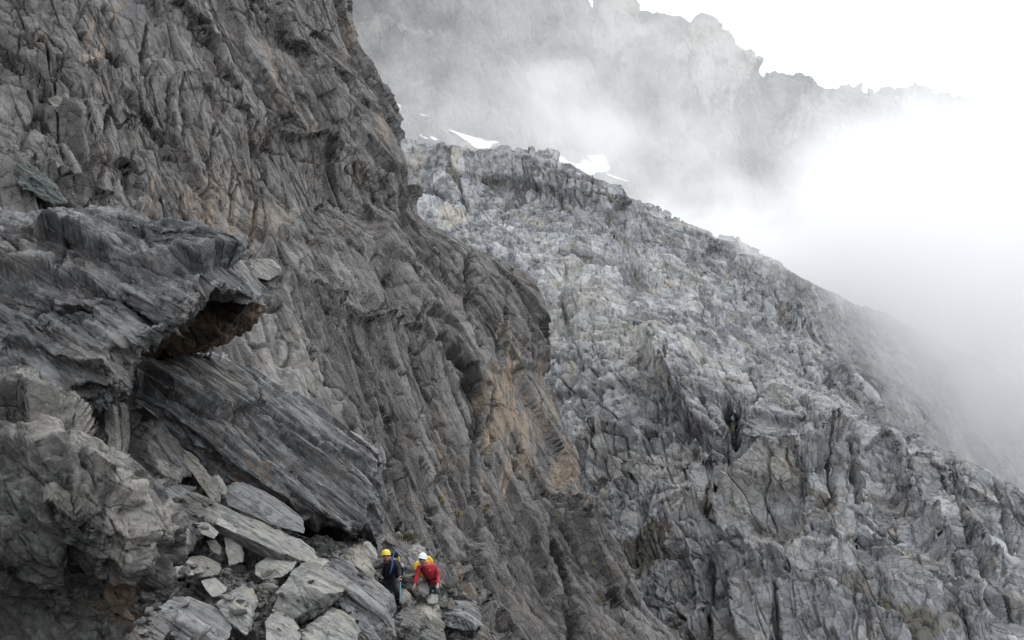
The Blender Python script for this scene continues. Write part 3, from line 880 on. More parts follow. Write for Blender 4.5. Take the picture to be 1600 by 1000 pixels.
def hull_rock(name, pts, mat, label=None, cat='rock', group=None, n=40, amp=1.0, seed=0, fr=None, back=None, strata=1.0, down=0.0, parent=None, spots=None):
    """An angular rock: the solid inside the hull of the points, its edges worn and its faces broken."""
    P = np.array([W(*p) for p in pts])
    if mat is M_STONE and seed % 3 == 0: mat = M_STONE_B
    if back:
        P = np.concatenate([P, P + FWD * back + np.array([0, 0, -down]) + (P.mean(0) - P) * 0.15])
    c = (P.max(0) + P.min(0)) / 2
    c = c * 0.4 + P.mean(0) * 0.6
    Q = P - c
    # main axes of the rock, so that long slabs get even faces
    w, E = np.linalg.eigh(Q.T @ Q / len(Q))
    h = np.array([np.abs(Q @ E[:, k]).max() for k in range(3)])
    D, F = cube_sphere(n)
    pl = hull_planes(Q / 1.0)
    dirs = (D * h) @ E.T
    inv = np.zeros((len(dirs), len(pl)))
    for k, (nn, dd) in enumerate(pl):
        inv[:, k] = dirs @ nn / max(dd, 0.02)
    sharp = 90.0
    mx = np.maximum(inv, 1e-6)
    r = 1.0 / (np.sum(mx ** sharp, 1) ** (1 / sharp))
    p = dirs * r[:, None]
    size = float(np.sort(h)[1])
    thin = float(h.min())
    Wp = p + c
    nrm = p / (np.linalg.norm(p, axis=1, keepdims=True) + 1e-9)
    best = np.argmax(inv, 1)
    PN = np.array([q[0] for q in pl])
    nf = PN[best] * 0.6 + nrm * 0.4
    fr = FR_BED if fr is None else fr
    a = min(thin, size) * amp
    a *= 2.1
    L = [dict(k='blocks', s=(size * 1.2, size * .7, size * .4), a=.07 * a, tilt=.16 * a, seed=seed + 1, fr=fr, warp=.4, crack=.1 * a, cw=.05),
         dict(k='blocks', s=(size * .45, size * .25, size * .14), a=.03 * a, tilt=.06 * a, seed=seed + 2, fr=fr, warp=.4, crack=.04 * a, cw=.06),
         dict(k='strata', s=(size * .8, size * .5, size * .16), a=.05 * a * strata, seed=seed + 3, fr=fr, o=3),
         dict(k='fbm', s=(size * .2, size * .12, size * .08), a=.035 * a, seed=seed + 4, fr=fr, o=4)]
    p = p + nf * relief(Wp, L)[:, None]
    o = mesh_obj(name, p, F, mat, parent=parent)
    if np.dot(np.cross(p[F[0][1]] - p[F[0][0]], p[F[0][2]] - p[F[0][0]]), p[F[0][0]]) < 0:
        o.data.flip_normals()
    o.location = c if parent is None else c - np.array(parent.location)
    C = np.zeros((len(p), 4), F32); C[:, 3] = 1
    if spots:
        C = paint((Wp @ RT / (Wp @ FWD) * FPX + 800)[None], (500 - Wp @ UP / (Wp @ FWD) * FPX)[None], Wp[None], spots, seed=seed)[0]
    at = o.data.color_attributes.new('tint', 'FLOAT_COLOR', 'POINT')
    at.data.foreach_set('color', C.ravel())
    return tag(o, label, cat, group) if label else o


# ground of the gully the climbers come up
rowsD = [
    [(60, 800, 50), (380, 860, 50), (600, 940, 46), (700, 1010, 44)],
    [(90, 640, 41), (200, 655, 40), (300, 700, 38), (380, 790, 36.5), (480, 842, 35.6), (560, 856, 35), (610, 876, 34.5), (640, 890, 34), (690, 918, 33.5), (722, 948, 33)],
    [(90, 750, 31), (230, 765, 31), (330, 800, 31), (450, 860, 31), (560, 908, 31.8), (600, 935, 32.4), (640, 952, 32.8), (700, 956, 32.2), (748, 985, 31.8)],
    [(90, 820, 29), (250, 830, 28.7), (380, 875, 28.8), (500, 915, 29.2), (620, 972, 30.6), (740, 1000, 30.5), (765, 1010, 31)],
    [(90, 900, 25.8), (250, 905, 26), (400, 935, 26.4), (520, 960, 27.1), (640, 1000, 28.6), (780, 1030, 30)],
    [(90, 1000, 23), (400, 1010, 24.2), (600, 1030, 26), (800, 1070, 29)],
    [(60, 1500, 13), (400, 1500, 13), (900, 1500, 21)]]
ground = sheet('ground', rowsD, 420, [5, 90, 60, 60, 70, 12], M_RUB,
               big=[dict(k='blocks', s=(2.6, 1.2, .8), a=.28, tilt=.4, seed=101, fr=FR_BED, warp=.5, crack=.3, cw=.07)],
               fine=[dict(k='blocks', s=(.9, .5, .35), a=.14, tilt=.2, seed=102, fr=FR_BED, warp=.5, crack=.16, cw=.09, dome=.08),
                     dict(k='blocks', s=(.34, .2, .16), a=.07, tilt=.08, seed=103, warp=.4, crack=.06, cw=.1, dome=.05)],
               spots=[(290, 770, 60, 30, 20, 0, .5, .3), (390, 900, 40, 14, 20, 0, .5, .3), (320, 950, 60, 30, 0, 0, .3, .3), (690, 975, 30, 14, 0, 0, .5, .3)], seed=105)
tag(ground, kind='structure')

# the great outcrop at the left edge
rowsE = [
    [(-90, 640, 24), (0, 640, 24), (30, 640, 24), (36, 645, 24)],
    [(-90, 603, 18.5), (0, 611, 18.5), (40, 611, 19), (46, 632, 22)],
    [(-90, 650, 16.8), (0, 648, 16.8), (66, 645, 17.6), (64, 670, 21)],
    [(-90, 700, 15.8), (60, 692, 16), (136, 692, 17.3), (122, 720, 21)],
    [(-90, 760, 15.2), (80, 750, 15.0), (145, 745, 15.5), (180, 742, 17), (165, 775, 21)],
    [(-90, 810, 15), (90, 800, 14.5), (190, 800, 15.0), (228, 800, 16.6), (205, 820, 21)],
    [(-90, 870, 15), (90, 860, 14.4), (205, 868, 14.8), (247, 870, 16.2), (220, 880, 21)],
    [(-90, 930, 15.3), (90, 920, 14.7), (190, 928, 15.2), (226, 930, 16.4), (205, 940, 21)],
    [(-90, 1010, 15.8), (90, 1010, 15.2), (165, 1010, 15.6), (197, 1010, 16.8), (180, 1010, 21)],
    [(-90, 1500, 15), (90, 1500, 15), (200, 1500, 17), (180, 1500, 21)]]
outcrop = sheet('rock_outcrop', rowsE, 330, [6, 36, 46, 54, 54, 60, 60, 66, 20], M_OUT,
                big=[dict(k='blocks', s=(2.6, 1.1, .9), a=.2, tilt=.5, seed=111, fr=FR_OUT, warp=.3, crack=.2, cw=.04, bw=.1),
                     dict(k='ridged', s=(3.5, 1.6, 1.2), a=.05, o=2, seed=112, fr=FR_OUT)],
                fine=[dict(k='blocks', s=(.8, .36, .22), a=.04, tilt=.1, seed=113, fr=FR_OUT, warp=.3, crack=.06, cw=.06),
                      dict(k='blocks', s=(.26, .14, .1), a=.018, tilt=.05, seed=114, fr=FR_OUT, warp=.3, bw=.25, crack=.02),
                      dict(k='ridged', s=(.3, .12, .07), a=.013, o=3, seed=115, fr=FR_OUT, warp=.6)],
                marks=[('lip', [(-10, 720), (60, 735), (110, 775), (128, 830)], 9, .35, 60),
                       ('crack', [(0, 735), (40, 740), (100, 770), (130, 830)], 3, .2), ('crack', [(0, 895), (60, 930), (100, 1000)], 3, .2),
                       ('lip', [(150, 905), (190, 915), (225, 900)], 10, .25, 50)],
                spots=[(100, 700, 110, 60, 35, 1, .35, .5), (190, 830, 50, 50, 0, 1, .45, .5), (20, 640, 40, 30, 0, 1, .4, .3), (185, 930, 30, 60, 0, 0, .55, .4), (60, 860, 110, 90, 20, 2, .55, .6), (110, 790, 60, 20, 30, 1, .3, .4)], wob=5, ws=30, seed=117)  # large dark spot: browner rock, plus painted shadow under the bulge
tag(outcrop, 'huge lichen-spotted brown grey outcrop filling the bottom left corner', 'rock outcrop')

# the overhanging mass above it
rowsF = [
    [(-90, 380, 42), (100, 380, 42), (250, 390, 42), (318, 410, 42)],
    [(-90, 332, 34), (0, 338, 34), (60, 330, 34), (140, 337, 34), (200, 343, 34), (228, 355, 33.6), (245, 350, 33), (290, 358, 32.5), (316, 371, 32.3), (322, 395, 36)],
    [(-90, 375, 31.5), (100, 378, 31.5), (220, 380, 31.5), (300, 388, 31), (338, 392, 31), (354, 404, 31.6), (350, 425, 35)],
    [(-90, 425, 30), (100, 425, 30), (220, 415, 30), (320, 425, 29.5), (372, 443, 29.8), (400, 465, 30.5), (385, 466, 34)],
    [(-90, 470, 29), (100, 465, 29), (210, 450, 28.8), (290, 452, 28.2), (318, 450, 28.3), (330, 454, 29), (322, 462, 33)],
    [(-90, 520, 28.6), (90, 515, 28.6), (200, 500, 28.6), (255, 500, 28), (282, 505, 28), (292, 503, 28.6), (286, 508, 33)],
    [(-90, 570, 28), (70, 565, 28), (150, 555, 28), (195, 550, 28.3), (214, 551, 28.8), (210, 558, 33)],
    [(-90, 610, 27.8), (60, 610, 27.8), (140, 605, 27.8), (195, 600, 28.2), (212, 597, 28.8), (205, 600, 33)],
    [(-90, 645, 28.6), (60, 645, 28.6), (120, 650, 28.4), (165, 640, 28.5), (196, 622, 29), (190, 624, 33)],
    [(-90, 650, 36), (60, 650, 36), (120, 650, 36), (165, 640, 36), (190, 622, 36)]]
over = sheet('overhanging_rock', rowsF, 480, [6, 34, 40, 40, 44, 46, 42, 36, 20], M_BED,
             big=[dict(k='strata', s=(6, 3, 1.0), a=.26, seed=121, fr=FR_BED, o=3, warp=.25),
                  dict(k='blocks', s=(5, 2.6, 1.8), a=.18, tilt=.4, seed=122, fr=FR_BED, warp=.6, crack=.4, cw=.05)],
             fine=[dict(k='strata', s=(2.4, 1.2, .22), a=.06, seed=123, fr=FR_BED, o=3, warp=.3),
                   dict(k='blocks', s=(.9, .5, .3), a=.06, tilt=.12, seed=124, fr=FR_BED, warp=.6, crack=.06),
                   dict(k='ridged', s=(.5, .25, .12), a=.05, o=3, seed=125, fr=FR_BED)],
             marks=[('lip', [(85, 390), (140, 400), (190, 425), (250, 440), (300, 420), (345, 415)], 5, .9, 60), ('lip', [(-10, 425), (60, 435), (130, 445), (150, 455)], 4, .8, 50),
                    ('crack', [(45, 470), (90, 480), (138, 486)], 5, .9), ('crack', [(55, 475), (40, 520), (25, 535)], 3, .6), ('crack', [(182, 460), (215, 495), (258, 505)], 4, .8),
                    ('step', [(40, 530), (90, 520), (140, 550), (150, 570)], 4, .5, 30), ('lip', [(35, 560), (90, 565), (150, 578)], 4, .6, 30), ('lip', [(20, 600), (90, 610), (165, 598)], 4, .6, 26),
                    ('crack', [(85, 350), (110, 400), (90, 440)], 5, .6), ('crack', [(0, 460), (60, 470)], 3, .4), ('crack', [(230, 355), (225, 385), (250, 410)], 4, .6), ('lip', [(60, 640), (120, 625), (180, 612)], 4, .4, 20)],
             spots=[(100, 400, 90, 26, 20, 2, .75, .5), (30, 410, 50, 26, 10, 1, .3, .4), (120, 490, 50, 16, 10, 2, .7, .4), (300, 480, 6, 36, 35, 1, .35, .2), (150, 560, 90, 40, 0, 1, .15, .5), (350, 470, 40, 20, 0, 2, .5, .3), (190, 390, 80, 18, 15, 2, .5, .5)], wob=5, ws=30, seed=127)  # dark spots: dark layers, plus shade painted in the crack and under the tip
tag(over, 'dark layered rock mass jutting right over a brown hollow', 'rock outcrop')

# the ribbed slab below the hollow
rowsH = [
    [(205, 590, 44), (300, 580, 46), (420, 620, 48), (520, 680, 48), (590, 720, 46), (596, 780, 46)],
    [(203, 568, 34.5), (270, 552, 35.5), (330, 556, 36.5), (430, 602, 38), (520, 650, 39), (575, 682, 39), (590, 700, 40), (592, 760, 41)],
    [(206, 590, 32.8), (270, 600, 32.8), (340, 640, 33.3), (430, 690, 34.5), (520, 732, 35.5), (580, 762, 36.5), (597, 800, 40)],
    [(210, 622, 31.8), (262, 640, 31.8), (330, 690, 32), (420, 745, 32.4), (500, 790, 33), (575, 820, 34), (598, 836, 37)],
    [(222, 650, 32.8), (275, 690, 32.8), (340, 752, 33), (430, 792, 33), (490, 828, 33.5), (560, 842, 34.5), (590, 852, 37)],
    [(235, 690, 40), (300, 740, 39), (360, 800, 39), (440, 830, 38), (500, 860, 38), (560, 865, 38), (590, 872, 40)]]
spur = sheet('ribbed_slab', rowsH, 520, [6, 70, 80, 70, 16], M_BED,
             big=[dict(k='strata', s=(14, 3, .9), a=.3, seed=131, fr=FR_BED, o=3, warp=.2)],
             fine=[dict(k='strata', s=(6, 1.4, .2), a=.09, seed=133, fr=FR_BED, o=3, warp=.2),
                   dict(k='blocks', s=(3.8, .6, .3), a=.06, tilt=.13, seed=134, fr=FR_BED, warp=.5, crack=.1),
                   dict(k='ridged', s=(1.6, .25, .09), a=.035, o=3, seed=135, fr=FR_BED)],
             marks=[('lip', [(215, 600), (270, 622), (330, 650), (380, 640)], 5, .7, 40), ('crack', [(250, 655), (300, 695), (350, 745)], 4, .6), ('crack', [(330, 720), (400, 770), (440, 790)], 6, 1.0),
                    ('crack', [(270, 600), (330, 640), (375, 640)], 3, .4), ('crack', [(370, 650), (440, 720), (500, 760)], 3, .35), ('crack', [(400, 640), (480, 690), (560, 740)], 3, .3), ('crack', [(280, 640), (370, 700), (460, 770)], 4, .5)],
             spots=[(330, 600, 80, 30, 28, 1, .3, .5), (330, 690, 70, 30, 35, 2, .4, .5), (380, 760, 40, 14, 30, 0, .4, .4)], wob=4, ws=30, seed=137)
tag(spur, 'long ribbed slab sloping down right below the brown hollow', 'rock slab')

M_CAVE = rock_mat('hollow_rock', (0.13, 0.09, 0.062), (0.21, 0.14, 0.085), (0.055, 0.045, 0.04), s=0.5, fr=FR_BED, stretch=(3, 1.5, 0.7), speck=0.3, bump=0.8)
hull_rock('hollow_wall', [(190, 500, 34.5), (300, 430, 34), (352, 440, 33), (392, 470, 32.6), (384, 486, 32.8), (348, 521, 33.5), (310, 546, 34), (205, 572, 34.5), (205, 540, 34), (300, 510, 34.6)], M_CAVE,
          'smooth brown wall inside the hollow under the jutting rock', 'rock', n=60, back=3.5, amp=.7, spots=[(350, 475, 50, 36, 0, 2, .8, .3)], seed=140)  # dark spot paints the shade below the jutting roof
hull_rock('lip', [(285, 372, 32), (316, 368, 32), (352, 398, 31.8), (374, 432, 31.4), (391, 464, 31), (386, 476, 31), (376, 470, 30.8), (350, 452, 30.4), (322, 452, 30), (296, 430, 30), (300, 400, 30.4), (350, 425, 30.2)], M_BED, n=70, back=2.4, amp=.7, seed=139, parent=over)
hull_rock('back_rock', [(95, 600, 39), (250, 600, 38), (320, 680, 38), (330, 760, 38), (100, 780, 39)], M_STONE_D, 'dark backing rock added to keep the gap behind the upright flakes black', 'rock', n=50, back=4, amp=.6, seed=141)  # dark backing added to stand in for the deep shade of the gap


def z7(x0, y0, l, d):
    return [(x0 + q[0] / 6.6667, y0 + q[1] / 6.6667, q[2] if len(q) > 2 else d) for q in l]


HR = hull_rock
HR('plank_slab', [(280, 767, 29.6), (305, 770, 29.9), (385, 806, 29.6), (470, 843, 29.4), (488, 856, 29.2), (504, 876, 28.8), (499, 886, 28.2), (430, 860, 27.5), (345, 822, 27.8), (256, 784, 28.4), (262, 798, 28.6), (350, 843, 28.2), (440, 884, 27.9), (464, 892, 28.2)],
   M_STONE, 'long flat grey plank-like slab lying diagonally above the rubble', 'rock slab', n=90, back=.8, amp=.7, seed=250, down=.3)
HR('boulder', z7(400, 850, [(410, 262, 27.2), (445, 247, 27.3), (640, 250, 27.3), (700, 338, 26.8), (840, 408, 26.6), (918, 500, 26.0), (905, 532, 26.2), (800, 622, 25.9), (740, 692, 25.8), (560, 792, 25.5), (370, 882, 25.3), (300, 842, 25.1), (200, 802, 25.2), (150, 702, 25.2), (190, 560, 25.6), (262, 440, 26.0), (340, 350, 26.3),
                         (480, 370, 25.7), (600, 440, 25.5), (720, 520, 25.4), (370, 800, 24.9), (560, 690, 25.1), (230, 690, 24.9)], 26), M_STONE, 'biggest pale boulder with a ridged top, left of the climbers', 'boulder', n=90, back=1.6, amp=.35, seed=151, strata=.6)
HR('leaning_slab', [(503, 880, 27.6), (522, 882, 27.8), (560, 905, 28), (588, 927, 28), (608, 943, 28), (614, 954, 27.6), (616, 974, 27.2), (612, 1010, 26.4), (560, 1010, 25.8), (548, 972, 26.2), (530, 930, 26.6), (505, 900, 27.0), (560, 930, 26.7), (600, 960, 26.5)], M_BED,
   'long ribbed slab running down in front of the climber in dark clothes', 'rock slab', n=90, back=1.2, amp=.7, seed=152)
HR('thin_slab', [(282, 708, 29.6), (289, 704, 29.6), (300, 714, 29.5), (326, 747, 29.2), (345, 785, 28.8), (333, 785, 28.6), (306, 748, 28.9), (284, 716, 29.3)], M_STONE, 'thin narrow slab leaning steeply above the long flat slab', 'rock slab', n=50, back=.35, amp=.9, seed=153)
HR('dark_boulder', [(192, 690, 31.2), (204, 662, 31.6), (234, 653, 31.8), (250, 664, 31.6), (264, 692, 31.2), (282, 716, 31), (284, 748, 30.6), (268, 765, 30.2), (240, 762, 30), (205, 758, 30.2), (190, 725, 30.8), (232, 700, 30.2), (252, 742, 29.9)], M_STONE_D, 'dark rounded boulder wedged under the jutting rock', 'boulder', n=70, back=1.6, amp=.5, seed=154, spots=[(265, 745, 22, 26, 0, 1, .35, .3)])
HR('flake', [(161, 640, 29.3), (176, 632, 29.3), (181, 660, 29.2), (183, 700, 29.1), (181, 740, 28.9), (174, 736, 28.9), (169, 690, 29.1)], M_STONE, 'pale upright flake standing at the mouth of the black gap', 'rock flake', n=50, back=.6, amp=.8, seed=155, fr=FR_SLOPE)
HR('flake', [(178, 628, 29.7), (187, 628, 29.7), (191, 650, 29.6), (191, 700, 29.4), (186, 718, 29.4), (183, 690, 29.5)], M_STONE, 'narrow upright flake just right of the pale one', 'rock flake', n=40, back=.6, amp=.8, seed=156, fr=FR_SLOPE)
HR('flake', [(150, 640, 29.9), (160, 636, 29.8), (166, 690, 29.4), (172, 736, 29.2), (163, 730, 29.3), (155, 680, 29.6)], M_STONE_D, 'darkest thin flake leaning behind the pale upright flake', 'rock flake', n=40, back=.5, amp=.8, seed=157, fr=FR_SLOPE)
HR('stone', [(201, 641, 32.4), (212, 640, 32.4), (221, 652, 32.2), (215, 662, 32.2), (205, 660, 32.3)], M_STONE, 'small pointed stone on top of the dark wedged boulder', 'stone', n=24, back=.4, seed=158)
HR('ledge_flake', [(222, 781, 27.8), (240, 768, 28.2), (272, 759, 28.6), (306, 764, 28.4), (288, 773, 28), (256, 784, 27.6), (229, 787, 27.4)], M_BED, 'flat ragged flake overlapping the top end of the plank-like slab', 'rock flake', n=50, back=.5, amp=1.2, seed=159)
HR('stone', [(200, 765, 28.2), (218, 748, 28.4), (232, 750, 28.5), (222, 770, 28), (208, 780, 27.8)], M_STONE, 'tilted grey stone between the outcrop and the dark wedged boulder', 'stone', n=34, back=.5, seed=160)
HR('stone', [(222, 775, 28.2), (245, 750, 28.6), (256, 752, 28.5), (240, 776, 28.1)], M_STONE, 'pale striped stone leaning on the ragged ledge flake', 'stone', n=34, back=.4, seed=161)
HR('rock_slab', [(346, 764, 30.6), (360, 755, 30.8), (402, 772, 30.8), (444, 800, 30.5), (472, 822, 30.2), (476, 834, 29.9), (430, 822, 29.6), (382, 800, 29.8), (352, 784, 30)], M_BED, 'brown ribbed slab lying just above the long flat slab', 'rock slab', n=64, back=.9, amp=.8, seed=162)
HR('stone', [(326, 745, 29.9), (336, 742, 29.9), (350, 760, 29.8), (352, 774, 29.6), (342, 772, 29.6)], M_STONE, 'short grey stone behind the thin leaning slab', 'stone', n=30, back=.3, seed=163)
HR('rock', [(240, 798, 27.6), (258, 792, 27.8), (280, 804, 27.6), (297, 828, 27.2), (300, 850, 26.9), (290, 868, 26.6), (270, 864, 26.5), (244, 838, 26.9), (272, 830, 26.5)], M_BED, 'crumpled layered rock between the outcrop and the long flat slab', 'rock', n=60, back=1.0, amp=.9, seed=164, fr=frame((.6, -.2, -.8), (.6, -.4, .5)))
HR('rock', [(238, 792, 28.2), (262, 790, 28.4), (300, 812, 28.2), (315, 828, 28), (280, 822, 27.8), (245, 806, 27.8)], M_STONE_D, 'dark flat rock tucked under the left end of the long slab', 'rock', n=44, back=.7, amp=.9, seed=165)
HR('stone', [(306, 818, 27.4), (318, 820, 27.4), (338, 838, 27), (334, 842, 26.9), (314, 834, 27)], M_STONE, 'small cone-shaped stone under the middle of the long slab', 'stone', n=34, back=.4, seed=166)
HR('shard', [(350, 840, 27.9), (360, 842, 27.9), (376, 856, 27.7), (380, 878, 27.3), (358, 884, 27.1), (353, 862, 27.5)], M_STONE, 'smooth pale triangular shard standing under the long slab', 'rock shard', n=44, back=.3, amp=.6, seed=167)
HR('stone', [(322, 846, 27.4), (332, 846, 27.4), (344, 860, 27.2), (343, 868, 27), (330, 860, 27.1)], M_STONE, 'slim grey stone left of the smooth triangular shard', 'stone', n=30, back=.3, seed=168)
HR('bulging_rock', [(192, 868, 17.4), (212, 848, 17.5), (236, 854, 17.3), (251, 878, 17), (243, 900, 16.9), (218, 908, 16.8), (198, 900, 16.9), (222, 878, 16.4)], M_OUT, 'dark bulging lump low on the right edge of the left outcrop', 'rock', n=56, back=1.2, amp=.5, seed=169)
HR('flat_stone', [(250, 872, 25.6), (262, 870, 25.7), (302, 892, 25.4), (300, 898, 25.1), (276, 901, 24.9), (256, 882, 25.1)], M_STONE, 'flat grey slab stone right of the dark bulging lump', 'stone', n=44, back=.5, amp=.7, seed=170)
HR('flat_stone', [(284, 876, 26), (300, 875, 26.1), (336, 890, 25.9), (341, 898, 25.6), (310, 903, 25.3), (286, 888, 25.6)], M_STONE, 'broad rough stone in the middle of the rubble, below the shard', 'stone', n=44, back=.6, amp=.8, seed=171)
HR('square_slab', [(314, 908, 25), (331, 905, 25.2), (353, 924, 25), (341, 932, 24.6), (332, 933, 24.5), (322, 922, 24.7)], M_STONE, 'clean-edged square slab in the rubble left of the tall pale slab', 'stone', n=44, back=.3, amp=.6, seed=172)
HR('pale_slab', [(338, 944, 24.4), (352, 930, 24.8), (366, 922, 25), (384, 930, 24.9), (394, 952, 24.4), (389, 972, 24), (386, 996, 23.6), (366, 980, 23.6), (344, 958, 24), (366, 950, 24)], M_STONE, 'tall pale slab standing in the rubble left of the big boulder', 'rock slab', n=60, back=.8, amp=.7, seed=173)
HR('rock', [(394, 938, 26), (406, 914, 26.4), (424, 904, 26.6), (432, 914, 26.4), (424, 942, 25.9), (410, 956, 25.5), (398, 948, 25.6), (412, 930, 25.6)], M_STONE, 'upright ribbed rock touching the left side of the big boulder', 'rock', n=50, back=.8, amp=.8, seed=174)
HR('rock', [(398, 882, 27.2), (408, 876, 27.3), (440, 882, 27.2), (458, 890, 27), (440, 902, 26.7), (410, 906, 26.6), (398, 898, 26.8)], M_STONE, 'blocky rock in the shade under the right end of the long slab', 'rock', n=44, back=.8, amp=.8, seed=175)
HR('rock', [(228, 962, 23.2), (244, 948, 23.5), (272, 948, 23.5), (314, 962, 23.4), (346, 984, 23.1), (354, 1006, 22.6), (290, 1006, 22.2), (246, 988, 22.6), (290, 976, 22.5)], M_BED, 'long worn rock with pale ribs at the bottom edge, left', 'rock', n=64, back=1, amp=.6, seed=176)
HR('rock', [(195, 962, 22.5), (212, 964, 22.5), (244, 990, 22), (252, 1006, 21.7), (196, 1010, 21.5)], M_STONE_D, 'dark slanting rock at the bottom edge beside the left outcrop', 'rock', n=50, back=.9, amp=.8, seed=177)
HR('rock', [(414, 972, 24.2), (421, 963, 24.4), (434, 968, 24.3), (452, 980, 24.1), (468, 1006, 23.7), (416, 1008, 23.3)], M_STONE, 'flat-faced grey rock below the big boulder', 'rock', n=50, back=.7, amp=.5, seed=178)
HR('rock', [(470, 988, 24.6), (506, 962, 25), (526, 966, 25), (548, 984, 24.8), (560, 1008, 24.4), (470, 1010, 24)], M_STONE, 'rough speckled rock at the bottom edge right of the big boulder', 'rock', n=56, back=.9, amp=.8, seed=179)
HR('pale_rock', [(528, 872, 30.2), (540, 861, 30.4), (554, 860, 30.4), (566, 878, 30), (574, 894, 29.6), (582, 914, 29.2), (566, 914, 29), (540, 895, 29.4), (556, 884, 29.3)], M_STONE, 'pale tan rock that the climber in dark clothes passes on the left', 'rock', n=56, back=1.2, amp=.6, seed=180, spots=[(556, 884, 30, 30, 0, 1, .4, .3)])
HR('fin_rock', [(554, 862, 31.9), (566, 850, 32), (574, 852, 32), (584, 864, 31.9), (588, 876, 31.8), (582, 886, 31.7), (572, 882, 31.6), (560, 872, 31.7)], M_STONE, 'pale pointed fin of rock beside the outstretched hand', 'rock', n=50, back=.7, amp=.5, seed=181, spots=[(575, 870, 22, 22, 0, 1, .35, .3)])
HR('rock', [(568, 892, 31.3), (577, 891, 31.4), (582, 900, 31.3), (584, 916, 31.0), (578, 914, 30.9), (570, 902, 31.1)], M_STONE, 'thin upright rock edge directly under the outstretched hand', 'rock', n=34, back=.5, amp=.7, seed=182)
HR('rock', [(578, 894, 33.6), (592, 896, 33.8), (598, 908, 33.6), (596, 922, 33.2), (582, 912, 33.2)], M_STONE, 'light grey rock behind the legs of the climber in dark clothes', 'rock', n=34, back=.7, amp=.7, seed=183)
HR('dark_stone', [(642, 921, 31.2), (654, 914, 31.3), (667, 918, 31.2), (670, 926, 31), (664, 935, 30.7), (649, 932, 30.7), (656, 925, 30.6)], M_STONE_D, 'dark block under the hand of the climber in red', 'stone', n=44, back=.6, amp=.7, seed=184)
HR('stone', [(666, 936, 30.9), (673, 932, 31), (684, 934, 31), (685, 941, 30.8), (676, 944, 30.6), (668, 943, 30.6)], M_STONE, 'light oval stone just below the dark block', 'stone', n=30, back=.4, seed=185)
HR('stone', [(698, 942, 31), (704, 936, 31.1), (710, 944, 31), (708, 952, 30.8), (700, 952, 30.7)], M_STONE, 'pale stone right of the light oval one', 'stone', n=30, back=.3, seed=186)
HR('stone', [(672, 947, 30.8), (682, 945, 30.9), (687, 951, 30.7), (680, 956, 30.5), (673, 953, 30.6)], M_STONE, 'small grey stone between the pale slab dome and light oval stone', 'stone', n=26, back=.3, seed=187)
HR('stone', [(684, 936, 31.4), (694, 934, 31.5), (700, 944, 31.3), (694, 950, 31), (685, 946, 31.1)], M_STONE_D, 'dark brown stone between the light oval and pale stones', 'stone', n=30, back=.4, seed=188)
HR('domed_rock', [(642, 958, 30.2), (650, 946, 30.5), (664, 944, 30.6), (682, 960, 30.3), (696, 978, 29.9), (694, 988, 29.5), (676, 984, 29.3), (648, 968, 29.7), (668, 962, 29.6)], M_STONE, 'pale grey dome of rock below the two climbers', 'rock', n=56, back=1, amp=.5, seed=189, spots=[(665, 958, 22, 14, 0, 1, .45, .3)])
HR('dark_rock', [(616, 962, 29.2), (632, 958, 29.6), (650, 970, 29.4), (686, 990, 29), (700, 1008, 28.6), (616, 1012, 28), (640, 985, 28.7)], M_STONE_D, 'dark hollowed rock at the bottom edge below the climbers', 'rock', n=60, back=1, amp=.8, seed=190)
HR('boulder', [(688, 964, 30.6), (704, 952, 30.9), (734, 954, 31), (748, 965, 30.8), (754, 978, 30.4), (744, 986, 30.1), (720, 985, 29.8), (700, 980, 29.9), (722, 966, 29.8)], M_BED, 'dark layered boulder at the far right end of the near rocks', 'boulder', n=64, back=1.2, amp=.8, seed=191)
HR('rock', [(738, 988, 30.3), (750, 982, 30.4), (764, 992, 30.2), (768, 1008, 30), (740, 1010, 29.8)], M_STONE, 'mottled rock at the bottom edge under the far right boulder', 'rock', n=34, back=.7, seed=192)
HR('stone', [(620, 930, 31.8), (630, 926, 32), (640, 936, 31.8), (642, 946, 31.4), (628, 944, 31.3)], M_STONE, 'grey slab stone just right of the trekking pole tip', 'stone', n=34, back=.6, seed=193)
HR('rock', [(628, 946, 30.9), (638, 942, 31), (648, 950, 30.8), (646, 962, 30.4), (630, 960, 30.3)], M_STONE, 'broken grey rock at the foot of the trekking pole', 'rock', n=34, back=.6, seed=194)
HR('rock', [(596, 850, 35.6), (604, 840, 35.8), (620, 838, 35.8), (634, 850, 35.6), (640, 868, 35.2), (622, 872, 35), (600, 866, 35.2)], M_STONE_D, 'rounded grey rock behind the yellow helmet', 'rock', n=44, back=1, amp=.5, seed=195)
HR('rock', [(632, 862, 35.4), (645, 856, 35.5), (662, 864, 35.3), (668, 884, 35), (644, 886, 34.8)], M_STONE, 'pale rock rising behind the white helmet', 'rock', n=44, back=1, amp=.6, seed=196)
HR('stone', [(616, 835, 36), (623, 832, 36), (627, 838, 35.9), (622, 843, 35.8)], M_STONE, 'small light stone above the rounded grey rock', 'stone', n=24, back=.3, seed=197)
HR('slab_stone', [(598, 836, 35.6), (604, 834, 35.7), (617, 846, 35.5), (615, 852, 35.3), (606, 848, 35.3)], M_STONE, 'narrow slanted stone resting on the rounded grey rock', 'stone', n=30, back=.3, seed=198)
gd = float(on_sheet('cliff', 50, 285) @ FWD)
